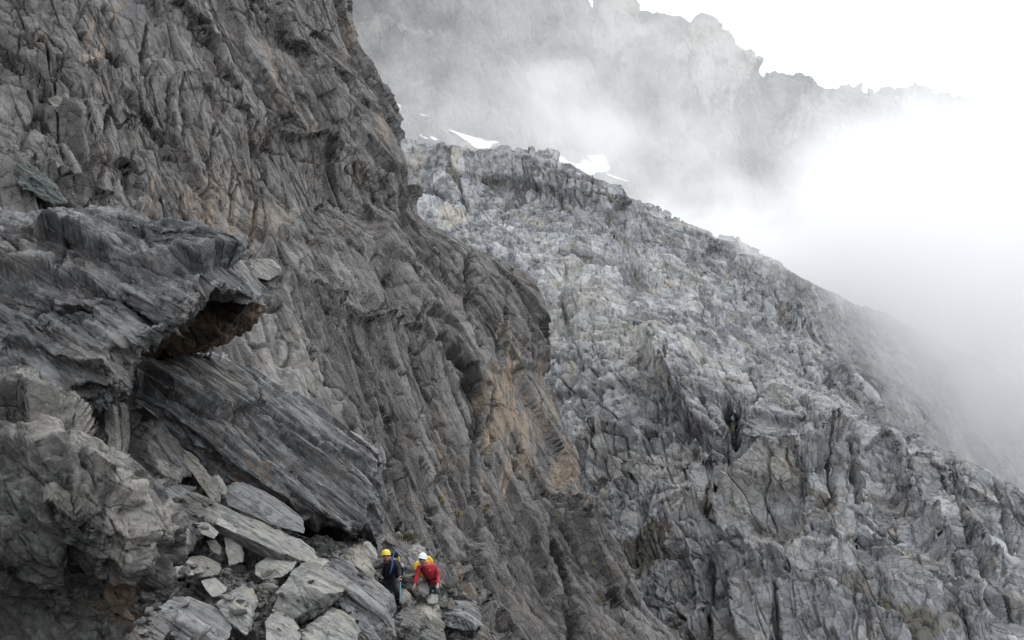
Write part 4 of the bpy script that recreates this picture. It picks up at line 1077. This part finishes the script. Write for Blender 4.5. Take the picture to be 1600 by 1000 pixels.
HR('green_slab', [(-16, 240, gd), (4, 234, gd + .3), (24, 240, gd + .4), (56, 262, gd + .2), (86, 290, gd - .3), (106, 319, gd - .8), (88, 320, gd - 1.0), (64, 302, gd - .9), (30, 290, gd - .8), (-16, 268, gd - .6), (20, 262, gd - .8)], rock_mat('green_rock', (0.12, 0.132, 0.128), (0.185, 0.2, 0.192), (0.08, 0.09, 0.088), s=.8, fr=FR_BED, stretch=(6, 1, 1), speck=.3, bump=.6),
   'greenish grey slab leaning at the left edge below the upper wall', 'rock slab', n=64, back=1.0, amp=1.0, seed=199)
gd = float(on_sheet('cliff', 405, 425) @ FWD)
HR('pale_slab', [(372, 409, gd + .6), (400, 404, gd + .9), (420, 403, gd + 1), (436, 418, gd + .5), (434, 430, gd), (420, 439, gd - .6), (404, 434, gd - .6), (386, 422, gd - .3)], M_STONE, 'pale cracked slab perched at the foot of the middle wall', 'rock slab', n=54, back=1.6, amp=.4, seed=200, spots=[(405, 420, 40, 20, 0, 1, .2, .3)])
HR('slab', [(74, 155, 84), (88, 149, 84.4), (108, 168, 84), (110, 178, 83), (92, 178, 82.6)], M_STONE, 'small tilted grey slab on the upper left ledge', 'rock slab', n=34, back=1.2, amp=.5, seed=201)

# small stones of the rubble
rs = random.Random(5)
proto_st = []
for k in range(14):
    pr = random.Random(300 + k)
    q = []
    for j in range(13):
        v = Vector((pr.gauss(0, 1), pr.gauss(0, 1), pr.gauss(0, 1))).normalized()
        q.append((v.x * 1.0, v.y * pr.uniform(.5, .9), v.z * pr.uniform(.35, .7)))
    P = np.array(q)
    D, F = cube_sphere(11)
    pl = hull_planes(P - P.mean(0))
    inv = np.stack([D @ nn / max(dd, .05) for nn, dd in pl], 1)
    r = 1 / (np.sum(np.maximum(inv, 1e-6) ** 22, 1) ** (1 / 22))
    p = D * r[:, None]
    p += D * relief(p, [dict(k='fbm', s=(.5, .5, .25), a=.05, seed=400 + k, o=4), dict(k='blocks', s=(.7, .5, .3), a=.04, tilt=.08, seed=420 + k)])[:, None]
    me_o = mesh_obj('rubble_stone', p, F, [M_STONE, M_RUB, M_STONE_D, M_STONE_B][k % 4])
    at = me_o.data.color_attributes.new('tint', 'FLOAT_COLOR', 'POINT')
    at.data.foreach_set('color', np.tile(np.array([0, 0, 0, 1], F32), len(p)))
    proto_st.append(me_o.data)
    bpy.data.objects.remove(me_o)
# where the near rocks and the ground lie, so that loose stones rest in the gaps between them
ZW, ZH = 300, 140
zb = np.full((ZH, ZW), 99.0)
for o in list(COL.objects):
    if o.type == 'MESH' and (o.name.startswith(('ground', 'boulder', 'rock', 'stone', 'flat_stone', 'plank', 'leaning', 'square', 'pale', 'shard', 'domed', 'dark_', 'fin', 'bulging', 'ribbed', 'thin', 'ledge'))):
        n_ = len(o.data.vertices)
        c_ = np.empty(n_ * 3, F32); o.data.vertices.foreach_get('co', c_)
        c_ = c_.reshape(-1, 3) + np.array(o.location)
        d_ = c_ @ FWD
        x_ = ((c_ @ RT / d_ * FPX + 800 - 180) / 2).astype(int); y_ = ((500 - c_ @ UP / d_ * FPX - 740) / 2).astype(int)
        k_ = (x_ >= 0) & (x_ < ZW) & (y_ >= 0) & (y_ < ZH) & (d_ > 5)
        np.minimum.at(zb, (y_[k_], x_[k_]), d_[k_])
for _ in range(3):
    nb_ = np.min([np.roll(zb, 1, 0), np.roll(zb, -1, 0), np.roll(zb, 1, 1), np.roll(zb, -1, 1)], 0)
    zb = np.where(zb > 90, nb_, zb)
cs_ = np.cumsum(np.cumsum(np.pad(np.minimum(zb, 40), ((8, 7), (8, 7)), mode='edge'), 0), 1)
cs_ = np.pad(cs_, ((1, 0), (1, 0)))
lm_ = (cs_[15:, 15:] - cs_[:-15, 15:] - cs_[15:, :-15] + cs_[:-15, :-15])[:ZH, :ZW] / 225
gap = zb - lm_
stones = 0
regions = [((205, 868), (430, 1003), 170, (4, 17)), ((390, 950), (450, 1003), 20, (3, 8)), ((600, 935), (765, 1003), 36, (3, 10)), ((225, 780), (400, 900), 44, (4, 12)), ((440, 895), (570, 1003), 18, (4, 9)), ((560, 880), (660, 950), 10, (3, 7))]
for (x0, y0), (x1, y1), cnt, (s0, s1) in regions:
    for _ in range(cnt):
        for tr in range(30):
            x, y = rs.uniform(x0, x1), rs.uniform(y0, y1)
            iy, ix = int((y - 740) / 2), int((x - 180) / 2)
            if iy >= ZH or ix >= ZW: continue
            if gap[iy, ix] > (.2 if rs.random() < .95 else -.4) and gap[iy, ix] < 1.6: break
        iy, ix = min(iy, ZH - 1), min(ix, ZW - 1)
        d = float(zb[iy, ix])
        if d > 45: continue
        s = s0 + (s1 - s0) * rs.random() ** 1.9
        sc = s / FPX * d
        o = bpy.data.objects.new('rubble_stone', proto_st[stones % 14])
        COL.objects.link(o)
        o.location = V(x, y, d) + Vector((0, -.15 * sc, .1 * sc))
        o.scale = (sc * rs.uniform(.9, 1.3), sc * rs.uniform(.8, 1.1), sc * rs.uniform(.6, 1))
        o.rotation_euler = (rs.uniform(-.7, .5), rs.uniform(-.2, .9), rs.uniform(-.8, .8) + (math.pi if rs.random() < .5 else 0))
        tag(o, 'one of the small angular stones of the rubble on the gully floor', 'stone', 'small loose stones of the rubble')
        stones += 1

# grit and gravel between the stones, past counting
gr = np.random.RandomState(8)
Pg = SHEETS['ground']['P']
ng = 14000
on_sheet('ground', 300, 900)
GX, GY, GD = SHEETS['ground']['pp']
okm = np.argwhere((GX > 180) & (GX < 770) & (GY > 740) & (GY < 1010))
sel = okm[gr.randint(0, len(okm), ng)]
cen = Pg[sel[:, 0], sel[:, 1]]
tet = np.array([(1, .2, -.5), (-.8, .7, -.4), (-.3, -1, -.3), (.1, .1, .8), (.6, -.7, .4), (-.5, .3, .6)])
tf = np.array([(0, 4, 3), (0, 1, 2), (0, 2, 4), (4, 2, 5), (4, 5, 3), (3, 5, 1), (0, 3, 1), (5, 2, 1)])
siz = (gr.rand(ng) ** 2.5 * .11 + .022) * (cen @ FWD / 28)
an = gr.rand(ng) * 6.28
rt3 = np.zeros((ng, 3, 3)); rt3[:, 0, 0] = np.cos(an); rt3[:, 0, 1] = -np.sin(an); rt3[:, 1, 0] = np.sin(an); rt3[:, 1, 1] = np.cos(an); rt3[:, 2, 2] = .6 + .4 * gr.rand(ng)
vv = np.einsum('nij,kj->nki', rt3, tet) * siz[:, None, None] * (1 + .5 * gr.rand(ng, 6, 1)) + cen[:, None, :] + np.array([0, -.02, .02])
ff = (tf[None] + np.arange(ng)[:, None, None] * 6).reshape(-1, 3)
tag(mesh_obj('gravel', vv.reshape(-1, 3), ff, M_RUB), kind='stuff')

# ------------------------------------------------------------------ plants
M_LEAF = plain('dry_leaf', (0.30, 0.27, 0.13), .8, var=.4, bs_=3)
M_LEAFG = plain('rosette_leaf', (0.20, 0.21, 0.10), .8, var=.4, bs_=3)
M_GRASS = plain('dry_grass', (0.22, 0.16, 0.06), .85, var=.5, bs_=6)
M_MOSS = plain('moss_grass', (0.09, 0.085, 0.03), .85, var=.5, bs_=6)


def rosette(px, py, d, size, label, seed, group='rosette plants on the cliff', heads=2):
    rn = random.Random(seed)
    base = on_sheet('cliff', px, py)
    t = empty('rosette_plant', Vector(base), label, 'plant', group)
    k = size / FPX * float(base @ FWD)
    st = bmesh.new()
    bmesh.ops.create_cone(st, cap_ends=True, segments=8, radius1=.16 * k, radius2=.11 * k, depth=.8 * k)
    for v in st.verts:
        v.co += Vector((rn.uniform(-.02, .02) * k, -.15 * k, .3 * k))
    me = bpy.data.meshes.new('stem'); st.to_mesh(me); st.free(); me.materials.append(M_GRASS)
    o = bpy.data.objects.new('stem', me); COL.objects.link(o); o.parent = t
    for h in range(heads):
        c = Vector((rn.uniform(-.35, .35) * k * h, -.35 * k, (.15 + .55 * h) * k))
        vs_, fs_ = [], []
        for j in range(150):
            dr = Vector((rn.gauss(0, 1), rn.gauss(0, 1), rn.gauss(0, 1) * .9 + .25)).normalized()
            sd_ = dr.cross(Vector((rn.gauss(0, 1), rn.gauss(0, 1), rn.gauss(0, 1)))).normalized()
            L = k * rn.uniform(.32, .5) * (1 - .2 * h)
            w = L * .13
            i = len(vs_)
            a = c + dr * L * .15; b = c + dr * L * .6; e = c + dr * L + Vector((0, 0, -.1 * L))
            vs_ += [a - sd_ * w * .5, a + sd_ * w * .5, b + sd_ * w, e, b - sd_ * w]
            fs_.append((i, i + 1, i + 2, i + 3, i + 4))
        me = bpy.data.meshes.new('rosette'); me.from_pydata([tuple(v) for v in vs_], [], fs_)
        me.materials.append(M_LEAF if h % 2 == 0 else M_LEAFG)
        o = bpy.data.objects.new('rosette', me); COL.objects.link(o); o.parent = t


rosette(693, 788, 0, 13, 'double-headed rosette plant, leftmost of the pale tufts on the cliff', 1)
rosette(718, 802, 0, 12, 'rosette plant just right of the leftmost one on the cliff', 2, heads=1)
rosette(760, 798, 0, 13, 'rosette plant with a small head above, third tuft from the left', 3)
rosette(872, 808, 0, 9, 'rosette plant at the top of the long dark crack', 4, heads=1)
rosette(929, 882, 0, 9, 'round straw-coloured rosette plant low on the right of the cliff', 5, heads=1)
rosette(934, 937, 0, 8, 'small greenish rosette plant lowest on the cliff', 6, heads=1)
rosette(865, 795, 0, 6, 'tiny rosette plant above the tuft at the long crack', 7, heads=1)


def tuft(px, py, host, r, h, n, mat, label, seed):
    rn = random.Random(seed)
    vs_, fs_ = [], []
    b0 = Vector(on_sheet(host, px, py))
    d = float(np.array(b0) @ FWD)
    k = d / FPX
    for j in range(n):
        x, y = px + rn.gauss(0, r), py + rn.gauss(0, r * .35)
        b = Vector(W(x, y, d - .15)) - b0
        t = b + Vector((rn.gauss(0, .5), rn.gauss(0, .4) - .25, rn.uniform(.5, 1.1))) * h * k
        w = Vector((1, rn.uniform(-1, 1), 0)).normalized() * .35 * k
        m = (b + t) / 2 + Vector((0, 0, .15 * h * k))
        i = len(vs_)
        vs_ += [b - w, b + w, m + w * .8, t, m - w * .8]
        fs_.append((i, i + 1, i + 2, i + 3, i + 4))
    me = bpy.data.meshes.new('grass_tuft'); me.from_pydata([tuple(v) for v in vs_], [], fs_)
    me.materials.append(mat)
    o = bpy.data.objects.new('grass_tuft', me); COL.objects.link(o); o.location = b0
    return tag(o, label, 'grass tuft')


tuft(638, 842, 'ground', 9, 8, 240, M_MOSS, 'olive green grass tuft above the white helmet', 11)
tuft(570, 985, 'ground', 6, 9, 160, M_GRASS, 'dry orange grass at the foot of the long ribbed slab', 12)
tuft(312, 975, 'ground', 4, 7, 90, M_GRASS, 'dry grass between the worn rock and the tall pale slab', 13)
tuft(545, 968, 'ground', 4, 7, 90, M_GRASS, 'dry grass wisps beside the big boulder', 14)

# ------------------------------------------------------------------ the two climbers
M_SKIN = plain('skin', (0.46, 0.27, 0.20), .6, var=.1)
M_NAVY = plain('navy_cloth', (0.004, 0.005, 0.012), .95, bump=.6, bs_=14, var=.45)
M_BLACK = plain('black_cloth', (0.005, 0.0055, 0.009), .9, bump=.4, bs_=12, var=.35)
M_RED = plain('red_cloth', (0.36, 0.012, 0.022), .75, bump=.8, bs_=12, var=.4)
M_TEAL = plain('dark_teal_cloth', (0.012, 0.035, 0.045), .8, bump=.4, bs_=12, var=.3)
M_YEL = plain('yellow_shell', (0.80, 0.56, 0.03), .4, var=.06)
M_YELC = plain('yellow_cloth', (0.72, 0.46, 0.02), .7, bump=.4, bs_=12, var=.15)
M_WHITE = plain('white_shell', (0.78, 0.80, 0.80), .35, var=.04)
M_BLUE = plain('blue_strap', (0.04, 0.09, 0.28), .7)
M_CYAN = plain('pole_paint', (0.20, 0.50, 0.62), .35)
M_HAIR = plain('dark_hair', (0.02, 0.015, 0.012), .7)
M_BOOT = plain('boot_leather', (0.03, 0.025, 0.03), .7)


def skin(name, pts, edges, rad, mat, parent, sub=2, root=0):
    me = bpy.data.meshes.new(name)
    me.from_pydata([tuple(p) for p in pts], edges, [])
    o = bpy.data.objects.new(name, me)
    COL.objects.link(o)
    md = o.modifiers.new('s', 'SKIN')
    md.use_smooth_shade = True
    for i, r in enumerate(rad):
        v = me.skin_vertices[0].data[i]
        v.radius = r if isinstance(r, tuple) else (r, r)
        v.use_root = (i == root)
    ms = o.modifiers.new('u', 'SUBSURF'); ms.levels = sub; ms.render_levels = sub
    dg = bpy.context.evaluated_depsgraph_get()
    dg.update()
    m2 = bpy.data.meshes.new_from_object(o.evaluated_get(dg))
    bpy.data.objects.remove(o)
    m2.name = name
    m2.materials.clear(); m2.materials.append(mat)
    for p in m2.polygons: p.use_smooth = True
    o = bpy.data.objects.new(name, m2)
    COL.objects.link(o)
    o.parent = parent
    return o


def blob(name, c, r, mat, parent, cut=None, seg=24, rot=None):
    """A worn shell: an ellipsoid about c, cut flat below a height when asked."""
    bm = bmesh.new()
    bmesh.ops.create_uvsphere(bm, u_segments=seg, v_segments=16, radius=1)
    if cut is not None:
        for v in bm.verts:
            if v.co.z < cut: v.co.z = cut + (v.co.z - cut) * .12
    for v in bm.verts: v.co = Vector((v.co.x * r[0], v.co.y * r[1], v.co.z * r[2]))
    if rot: bmesh.ops.rotate(bm, verts=bm.verts, cent=(0, 0, 0), matrix=rot)
    bmesh.ops.translate(bm, verts=bm.verts, vec=c)
    for f in bm.faces: f.smooth = True
    me = bpy.data.meshes.new(name); bm.to_mesh(me); bm.free(); me.materials.append(mat)
    o = bpy.data.objects.new(name, me); COL.objects.link(o); o.parent = parent
    return o


def tube(name, a, b, r0, r1, mat, parent, seg=8):
    a, b = Vector(a), Vector(b)
    bm = bmesh.new()
    bmesh.ops.create_cone(bm, cap_ends=True, segments=seg, radius1=r0, radius2=r1, depth=(b - a).length)
    q = (b - a).to_track_quat('Z', 'Y').to_matrix()
    bmesh.ops.rotate(bm, verts=bm.verts, cent=(0, 0, 0), matrix=q)
    bmesh.ops.translate(bm, verts=bm.verts, vec=(a + b) / 2)
    me = bpy.data.meshes.new(name); bm.to_mesh(me); bm.free(); me.materials.append(mat)
    o = bpy.data.objects.new(name, me); COL.objects.link(o); o.parent = parent
    return o


from mathutils import Matrix


def hand_chain(pts, edges, rad, wrist_i, fdir, side, curl):
    """Palm and five fingers grown on from the wrist vertex."""
    w = pts[wrist_i]
    fdir = Vector(fdir).normalized(); side = Vector(side).normalized(); curl = Vector(curl).normalized()
    palm = len(pts); pts.append(w + fdir * .06); edges.append((wrist_i, palm)); rad.append((.034, .018))
    for k, (o, L) in enumerate(((-.027, .068), (-.009, .078), (.009, .074), (.027, .058))):
        i = len(pts)
        a = w + fdir * .095 + side * o
        pts.append(a); edges.append((palm, i)); rad.append(.0105)
        pts.append(a + (fdir * .75 + curl * .55) * L * .5); edges.append((i, i + 1)); rad.append(.0095)
        pts.append(a + (fdir * .9 + curl * 1.35) * L * .65); edges.append((i + 1, i + 2)); rad.append(.008)
    i = len(pts)
    pts.append(w + fdir * .035 - side * .038); edges.append((palm, i)); rad.append(.011)
    pts.append(w + fdir * .072 - side * .058 + curl * .015); edges.append((i, i + 1)); rad.append(.009)


def climber(J, label, parts):
    """J: joints as points of the place. The body is one mesh; clothes and helmet are its children."""
    t = empty('person', J['foot_l'] * .5 + J['foot_r'] * .5, label, 'person', 'climbers on the rocks')
    off = t.location.copy()
    K = {k: v - off for k, v in J.items()}
    pts = [K['pelvis'], K['waist'], K['chest'], K['neck'], K['head0'], K['head']]
    edges = [(0, 1), (1, 2), (2, 3), (3, 4), (4, 5)]
    rad = [(.15, .11), (.135, .10), (.16, .115), .06, .085, (.105, .12)]
    for s in ('l', 'r'):
        i = len(pts)
        pts += [K['sh_' + s], K['el_' + s], K['wr_' + s]]
        edges += [(2, i), (i, i + 1), (i + 1, i + 2)]
        rad += [.058, .042, .027]
        d = K['wr_' + s] - K['el_' + s]
        hand_chain(pts, edges, rad, i + 2, K.get('hd_' + s, d), K.get('hs_' + s, Vector((1, 0, 0))), K.get('hc_' + s, Vector((0, -1, -.2))))
        i = len(pts)
        pts += [K['hip_' + s], K['kn_' + s], K['foot_' + s], K['foot_' + s] + Vector((0, -.16, -.03))]
        edges += [(0, i), (i, i + 1), (i + 1, i + 2), (i + 2, i + 3)]
        rad += [.09, .062, .042, .035]
    skin('body', pts, edges, rad, M_SKIN, t)
    # jacket: torso and sleeves with a short hem
    pts = [K['pelvis'], K['waist'], K['chest'], K['neck'] - Vector((0, 0, .02))]
    edges = [(0, 1), (1, 2), (2, 3)]
    rad = [(.20, .15), (.185, .15), (.20, .155), (.085, .08)]
    for s in ('l', 'r'):
        i = len(pts)
        m = K['el_' + s] * .5 + K['sh_' + s] * .5 + Vector((.008, 0, -.01))
        pts += [K['sh_' + s], m, K['el_' + s], K['wr_' + s] * .93 + K['el_' + s] * .07]
        edges += [(2, i), (i, i + 1), (i + 1, i + 2), (i + 2, i + 3)]
        rad += [.088, .075, .068, .05]
    jk = skin('jacket', pts, edges, rad, parts['jacket'], t)
    # trousers
    pts = [K['pelvis']]; edges = []; rad = [(.165, .125)]
    for s in ('l', 'r'):
        i = len(pts)
        pts += [K['hip_' + s], K['kn_' + s], K['foot_' + s] * .9 + K['kn_' + s] * .1]
        edges += [(0, i), (i, i + 1), (i + 1, i + 2)]
        rad += [.11, .085, .065]
    skin('trousers', pts, edges, rad, parts['trousers'], t)
    for s in ('l', 'r'):
        f = K['foot_' + s]
        skin('boot', [f + Vector((0, .03, .06)), f + Vector((0, 0, -.02)), f + Vector((0, -.12, -.045)), f + Vector((0, -.19, -.05))], [(0, 1), (1, 2), (2, 3)], [.055, .055, .048, .036], M_BOOT, t)
    h = K['head']
    fwd = K['look'] - K['head']; fwd.normalize()
    upv = Vector(parts.get('up', (0, 0, 1))).normalized()
    rt = fwd.cross(upv).normalized()
    upv = rt.cross(fwd).normalized()
    M = Matrix((rt, -fwd, upv)).transposed()
    b = parts['helmet']
    hm = blob('helmet', h + upv * .035 - fwd * .01, (.135, .155, .135), b, t, cut=-.12, rot=M)
    blob('helmet_rim', h + upv * .022 + fwd * .012, (.142, .165, .022), b, hm, rot=M)
    for sx in (-1, 1):
        blob('vent', h + upv * .085 + rt * sx * .088 + fwd * .075, (.018, .012, .014), M_BLACK, hm, seg=10, rot=M)
    blob('hair', h - fwd * .05 - upv * .01, (.088, .062, .09), M_HAIR, t, rot=M)
    # face: nose, eyes, mouth, ears are pieces of the head
    fc = h + fwd * .088
    blob('nose', fc - upv * .03 + fwd * .01, (.014, .022, .024), M_SKIN, t, seg=10, rot=M)
    for sx in (-1, 1):
        blob('eye', fc + rt * sx * .032 - upv * .008 - fwd * .004, (.009, .006, .006), M_HAIR, t, seg=10, rot=M)
        blob('ear', h + rt * sx * .086 - upv * .02, (.012, .02, .03), M_SKIN, t, seg=10, rot=M)
    blob('mouth', fc - upv * .068 - fwd * .008, (.022, .007, .006), plain('lip', (.30, .12, .10), .6), t, seg=10, rot=M)
    # collar or hood rolled at the neck
    nk = K['neck']
    skin('collar', [nk + Vector((.09 * math.cos(a), .075 * math.sin(a) - .01, .03 + .02 * math.sin(a))) for a in [q * 2 * math.pi / 9 for q in range(9)]], [(q, (q + 1) % 9) for q in range(9)], [.03] * 9, parts['jacket'], t, sub=1)
    # chin strap
    for sx in (-1, 1):
        tube('chin_strap', h + rt * sx * .09 + fwd * .03, h + fwd * .07 - upv * .11, .005, .005, M_BLACK, t, 6)
    return t, K, off


J = dict(foot_l=V(612, 944, 32.2), foot_r=V(624, 948, 31.7), kn_l=V(608, 926, 31.9), kn_r=V(621, 926, 31.5), hip_l=V(603, 908, 32.1), hip_r=V(614, 908, 32.1),
         pelvis=V(607, 905, 32.1), waist=V(608, 897, 32.0), chest=V(608.5, 885, 31.95), neck=V(604.5, 876.5, 31.85), head0=V(603.5, 873, 31.8), head=V(603, 867.5, 31.74),
         sh_l=V(600, 881, 31.9), el_l=V(590, 886.5, 31.55), wr_l=V(580, 887.5, 31.1), sh_r=V(618, 881.5, 32.0), el_r=V(624, 892, 31.85), wr_r=V(625.5, 902, 31.45), look=V(600, 874, 30.0))
cl, K, off = climber(J, 'climber in navy jacket and yellow helmet, one hand on the rock, holding a pole', dict(jacket=M_NAVY, trousers=M_BLACK, helmet=M_YEL))
# chest straps
tube('strap', K['sh_r'] + Vector((-.05, -.18, .02)), K['waist'] + Vector((.05, -.2, .02)), .018, .014, M_BLUE, cl)
tube('strap', K['sh_l'] + Vector((.03, -.15, .02)), K['waist'] + Vector((-.06, -.19, .02)), .016, .014, M_BLACK, cl)

J2 = dict(foot_l=V(668, 945, 32.0), foot_r=V(682, 943, 31.7), kn_l=V(669, 929, 31.8), kn_r=V(683, 928, 31.6), hip_l=V(671, 914, 32.0), hip_r=V(681, 914, 32.0),
          pelvis=V(676, 911, 32.0), waist=V(673.5, 902, 31.85), chest=V(667.5, 889.5, 31.6), neck=V(662, 880.5, 31.4), head0=V(661, 877.5, 31.3), head=V(660, 873, 31.2),
          sh_l=V(655.5, 888, 31.55), el_l=V(650.5, 902, 31.45), wr_l=V(648, 914, 31.3), sh_r=V(678, 884.5, 31.7), el_r=V(685, 899, 31.7), wr_r=V(684, 913, 31.35), look=V(662, 881, 30.0))
c2, K2, off2 = climber(J2, 'climber in red jacket and white helmet leaning on a dark block', dict(jacket=M_RED, trousers=M_TEAL, helmet=M_WHITE, up=(.25, -.35, 1)))
tube('strap', K2['sh_l'] + Vector((.04, -.16, .02)), K2['waist'] + Vector((-.09, -.2, -.04)), .03, .026, M_BLACK, c2)
tube('strap', K2['sh_r'] + Vector((-.06, -.15, .05)), K2['waist'] + Vector((.13, -.17, .02)), .02, .016, M_BLACK, c2)
tube('hip_belt', K2['waist'] + Vector((-.17, -.12, -.10)), K2['waist'] + Vector((.17, -.14, -.02)), .026, .026, M_BLACK, c2)
blob('chest_badge', K2['chest'] + Vector((.09, -.19, -.01)), (.016, .006, .012), M_WHITE, c2, seg=8)


def pack(joints, label, m_main, m_lid, w, h, lean):
    b = joints['chest'] + Vector((lean, .27, -.05))
    t = empty('backpack', b, label, 'backpack', 'backpacks the climbers carry')
    skin('pack_bag', [Vector((0, 0, -.30)) * h, Vector((0, .03, -.05)) * h, Vector((0, .02, .22)) * h], [(0, 1), (1, 2)], [(.17 * w, .12), (.2 * w, .15), (.17 * w, .13)], m_main, t)
    skin('pack_lid', [Vector((-.10 * w, 0, .30 * h)), Vector((.0, -.02, .34 * h)), Vector((.12 * w, 0, .31 * h))], [(0, 1), (1, 2)], [.085, .10, .085], m_lid, t)
    skin('side_pocket', [Vector((.19 * w, 0, -.2 * h)), Vector((.21 * w, 0, .02))], [(0, 1)], [.06, .055], m_lid, t)
    return t, b


pk, pb = pack(J, 'dark blue backpack on the climber in the yellow helmet', M_NAVY, M_NAVY, 1.1, 1.15, .12)
tube('lashed_pole', V(611, 892, 31.55) - pb, V(615.5, 862, 31.9) - pb, .012, .02, M_BLUE, pk)
skin('rolled_bag', [V(627.5, 880, 32.2) - pb, V(629.5, 887, 32.2) - pb], [(0, 1)], [(.05, .04), (.06, .045)], plain('grey_roll', (.5, .52, .6), .6), pk)
skin('water_sack', [V(622.5, 870, 32.2) - pb, V(624.5, 877, 32.2) - pb], [(0, 1)], [.03, .03], M_YELC, pk)
pk2, pb2 = pack(J2, 'yellow backpack on the climber in the white helmet', M_YELC, M_YELC, 1.3, .8, -.04)
skin('pack_pocket', [V(653, 876, 31.95) - pb2, V(650.5, 883, 31.95) - pb2, V(650, 892, 31.9) - pb2], [(0, 1), (1, 2)], [(.06, .05), (.10, .07), (.08, .06)], M_YELC, pk2)
skin('pack_top', [V(664, 871, 31.9) - pb2, V(670, 871, 31.9) - pb2, V(676, 880, 31.9) - pb2], [(0, 1), (1, 2)], [(.07, .06), (.085, .07), (.06, .06)], M_YELC, pk2)
g = V(625.8, 905, 31.35)
tp = empty('trekking_pole', V(624.8, 946, 31.1), 'light blue trekking pole held by the climber in dark clothes', 'trekking pole')
a0 = tp.location.copy()
tube('grip', g + Vector((0, 0, .07)) - a0, g + Vector((0, 0, -.07)) - a0, .019, .016, M_BLACK, tp)
tube('upper_shaft', g + Vector((0, 0, -.07)) - a0, V(625.3, 926, 31.2) - a0, .013, .013, M_CYAN, tp)
tube('lower_shaft', V(625.3, 926, 31.2) - a0, Vector((0, 0, .04)), .010, .009, M_CYAN, tp)
tube('basket', Vector((0, 0, .07)), Vector((0, 0, .05)), .035, .04, M_BLACK, tp)
tube('tip', Vector((0, 0, .05)), Vector((0, 0, -.02)), .007, .003, M_BLACK, tp)

# ------------------------------------------------------------------ the drifting cloud
bm = bmesh.new()
bmesh.ops.create_cube(bm, size=1)
X0, X1, Y0, Y1, Z0, Z1 = -200, 560, 225, 475, -148, 330
for v in bm.verts:
    v.co = Vector((X0 if v.co.x < 0 else X1, Y0 if v.co.y < 0 else Y1, Z0 if v.co.z < 0 else Z1))
me = bpy.data.meshes.new('drifting_cloud'); bm.to_mesh(me); bm.free()
m = bpy.data.materials.new('cloud_vapour')
m.use_nodes = True
nt = m.node_tree; N = nt.nodes; N.clear(); LK = nt.links
out = N.new('ShaderNodeOutputMaterial'); pv = N.new('ShaderNodeVolumePrincipled')
pv.inputs['Color'].default_value = (1, 1, 1, 1)
pv.inputs['Anisotropy'].default_value = 0.35
LK.new(pv.outputs[0], out.inputs['Volume'])
tc = N.new('ShaderNodeTexCoord'); sx = N.new('ShaderNodeSeparateXYZ')
LK.new(tc.outputs['Object'], sx.inputs[0])


def mapr(v, a, b, c, d, ip='LINEAR'):
    r = N.new('ShaderNodeMapRange'); r.interpolation_type = ip
    for i, q in zip((1, 2, 3, 4), (a, b, c, d)):
        if isinstance(q, (int, float)): r.inputs[i].default_value = q
        else: LK.new(q, r.inputs[i])
    LK.new(v, r.inputs[0])
    return r.outputs[0]


def mth(op, a, b=None):
    r = N.new('ShaderNodeMath'); r.operation = op
    for i, q in ((0, a), (1, b)):
        if q is None: continue
        if isinstance(q, (int, float)): r.inputs[i].default_value = q
        else: LK.new(q, r.inputs[i])
    return r.outputs[0]


nz = N.new('ShaderNodeTexNoise'); nz.inputs['Scale'].default_value = 1 / 75
nz.inputs['Detail'].default_value = 5; nz.inputs['Roughness'].default_value = .6; nz.inputs['Distortion'].default_value = .6
LK.new(tc.outputs['Object'], nz.inputs['Vector'])
X_, Y_, Z_ = sx.outputs
nf = nz.outputs['Fac']
# the bank behind the crest of the slope: thick low down, a veil higher up, thicker to the right
low = mapr(mth('ADD', Z_, mapr(nf, .3, .7, 26, -22)), 141, 92, 0, 1, 'SMOOTHSTEP')
high_cut = mapr(X_, 80, 130, 1, .7)
low = mth('MULTIPLY', low, mapr(X_, -30, 70, .35, 2.8))
high = mth('MULTIPLY', mapr(X_, -80, 50, .28, 1.75), mapr(nf, .36, .64, .45, 1.4))
high = mth('MULTIPLY', high, high_cut)
high = mth('MULTIPLY', high, mapr(mth('ADD', Z_, mapr(X_, 40, 120, 0, 22)), 150, 195, 1, .35))
win = mth('MULTIPLY', mapr(Y_, 385, 402, 0, 1, 'SMOOTHSTEP'), mapr(Y_, 450, 474, 1, 0, 'SMOOTHSTEP'))
bank = mth('MULTIPLY', mth('MULTIPLY', mth('ADD', low, high), 1 / 74), win)
# the tongue that spills over the right end of the slope
t_ = mth('DIVIDE', mth('SUBTRACT', X_, mapr(Y_, 230, 330, 116, 72)), 50)
t_ = mth('ADD', t_, mapr(nf, .3, .7, -.8, .8))
near = mth('MULTIPLY', mapr(t_, 0, 1, 0, .033, 'SMOOTHSTEP'), mapr(X_, 180, 260, 1, .3))
near = mth('MULTIPLY', near, mth('MULTIPLY', mapr(Y_, 228, 262, 0, 1), mapr(Y_, 385, 400, 1, 0)))
near = mth('MULTIPLY', near, mapr(Z_, 95, 130, 1, .05))
nz2 = N.new('ShaderNodeTexNoise'); nz2.inputs['Scale'].default_value = 1 / 26
nz2.inputs['Detail'].default_value = 4; nz2.inputs['Roughness'].default_value = .6; nz2.inputs['Distortion'].default_value = .8
LK.new(tc.outputs['Object'], nz2.inputs['Vector'])
dn = mth('MULTIPLY', mth('ADD', bank, near), mapr(nz2.outputs['Fac'], .36, .64, .35, 1.65))
LK.new(dn, pv.inputs['Density'])
m.cycles.volume_step_rate = 0.5
me.materials.append(m)
o = bpy.data.objects.new('drifting_cloud', me); COL.objects.link(o)
tag(o, kind='stuff')
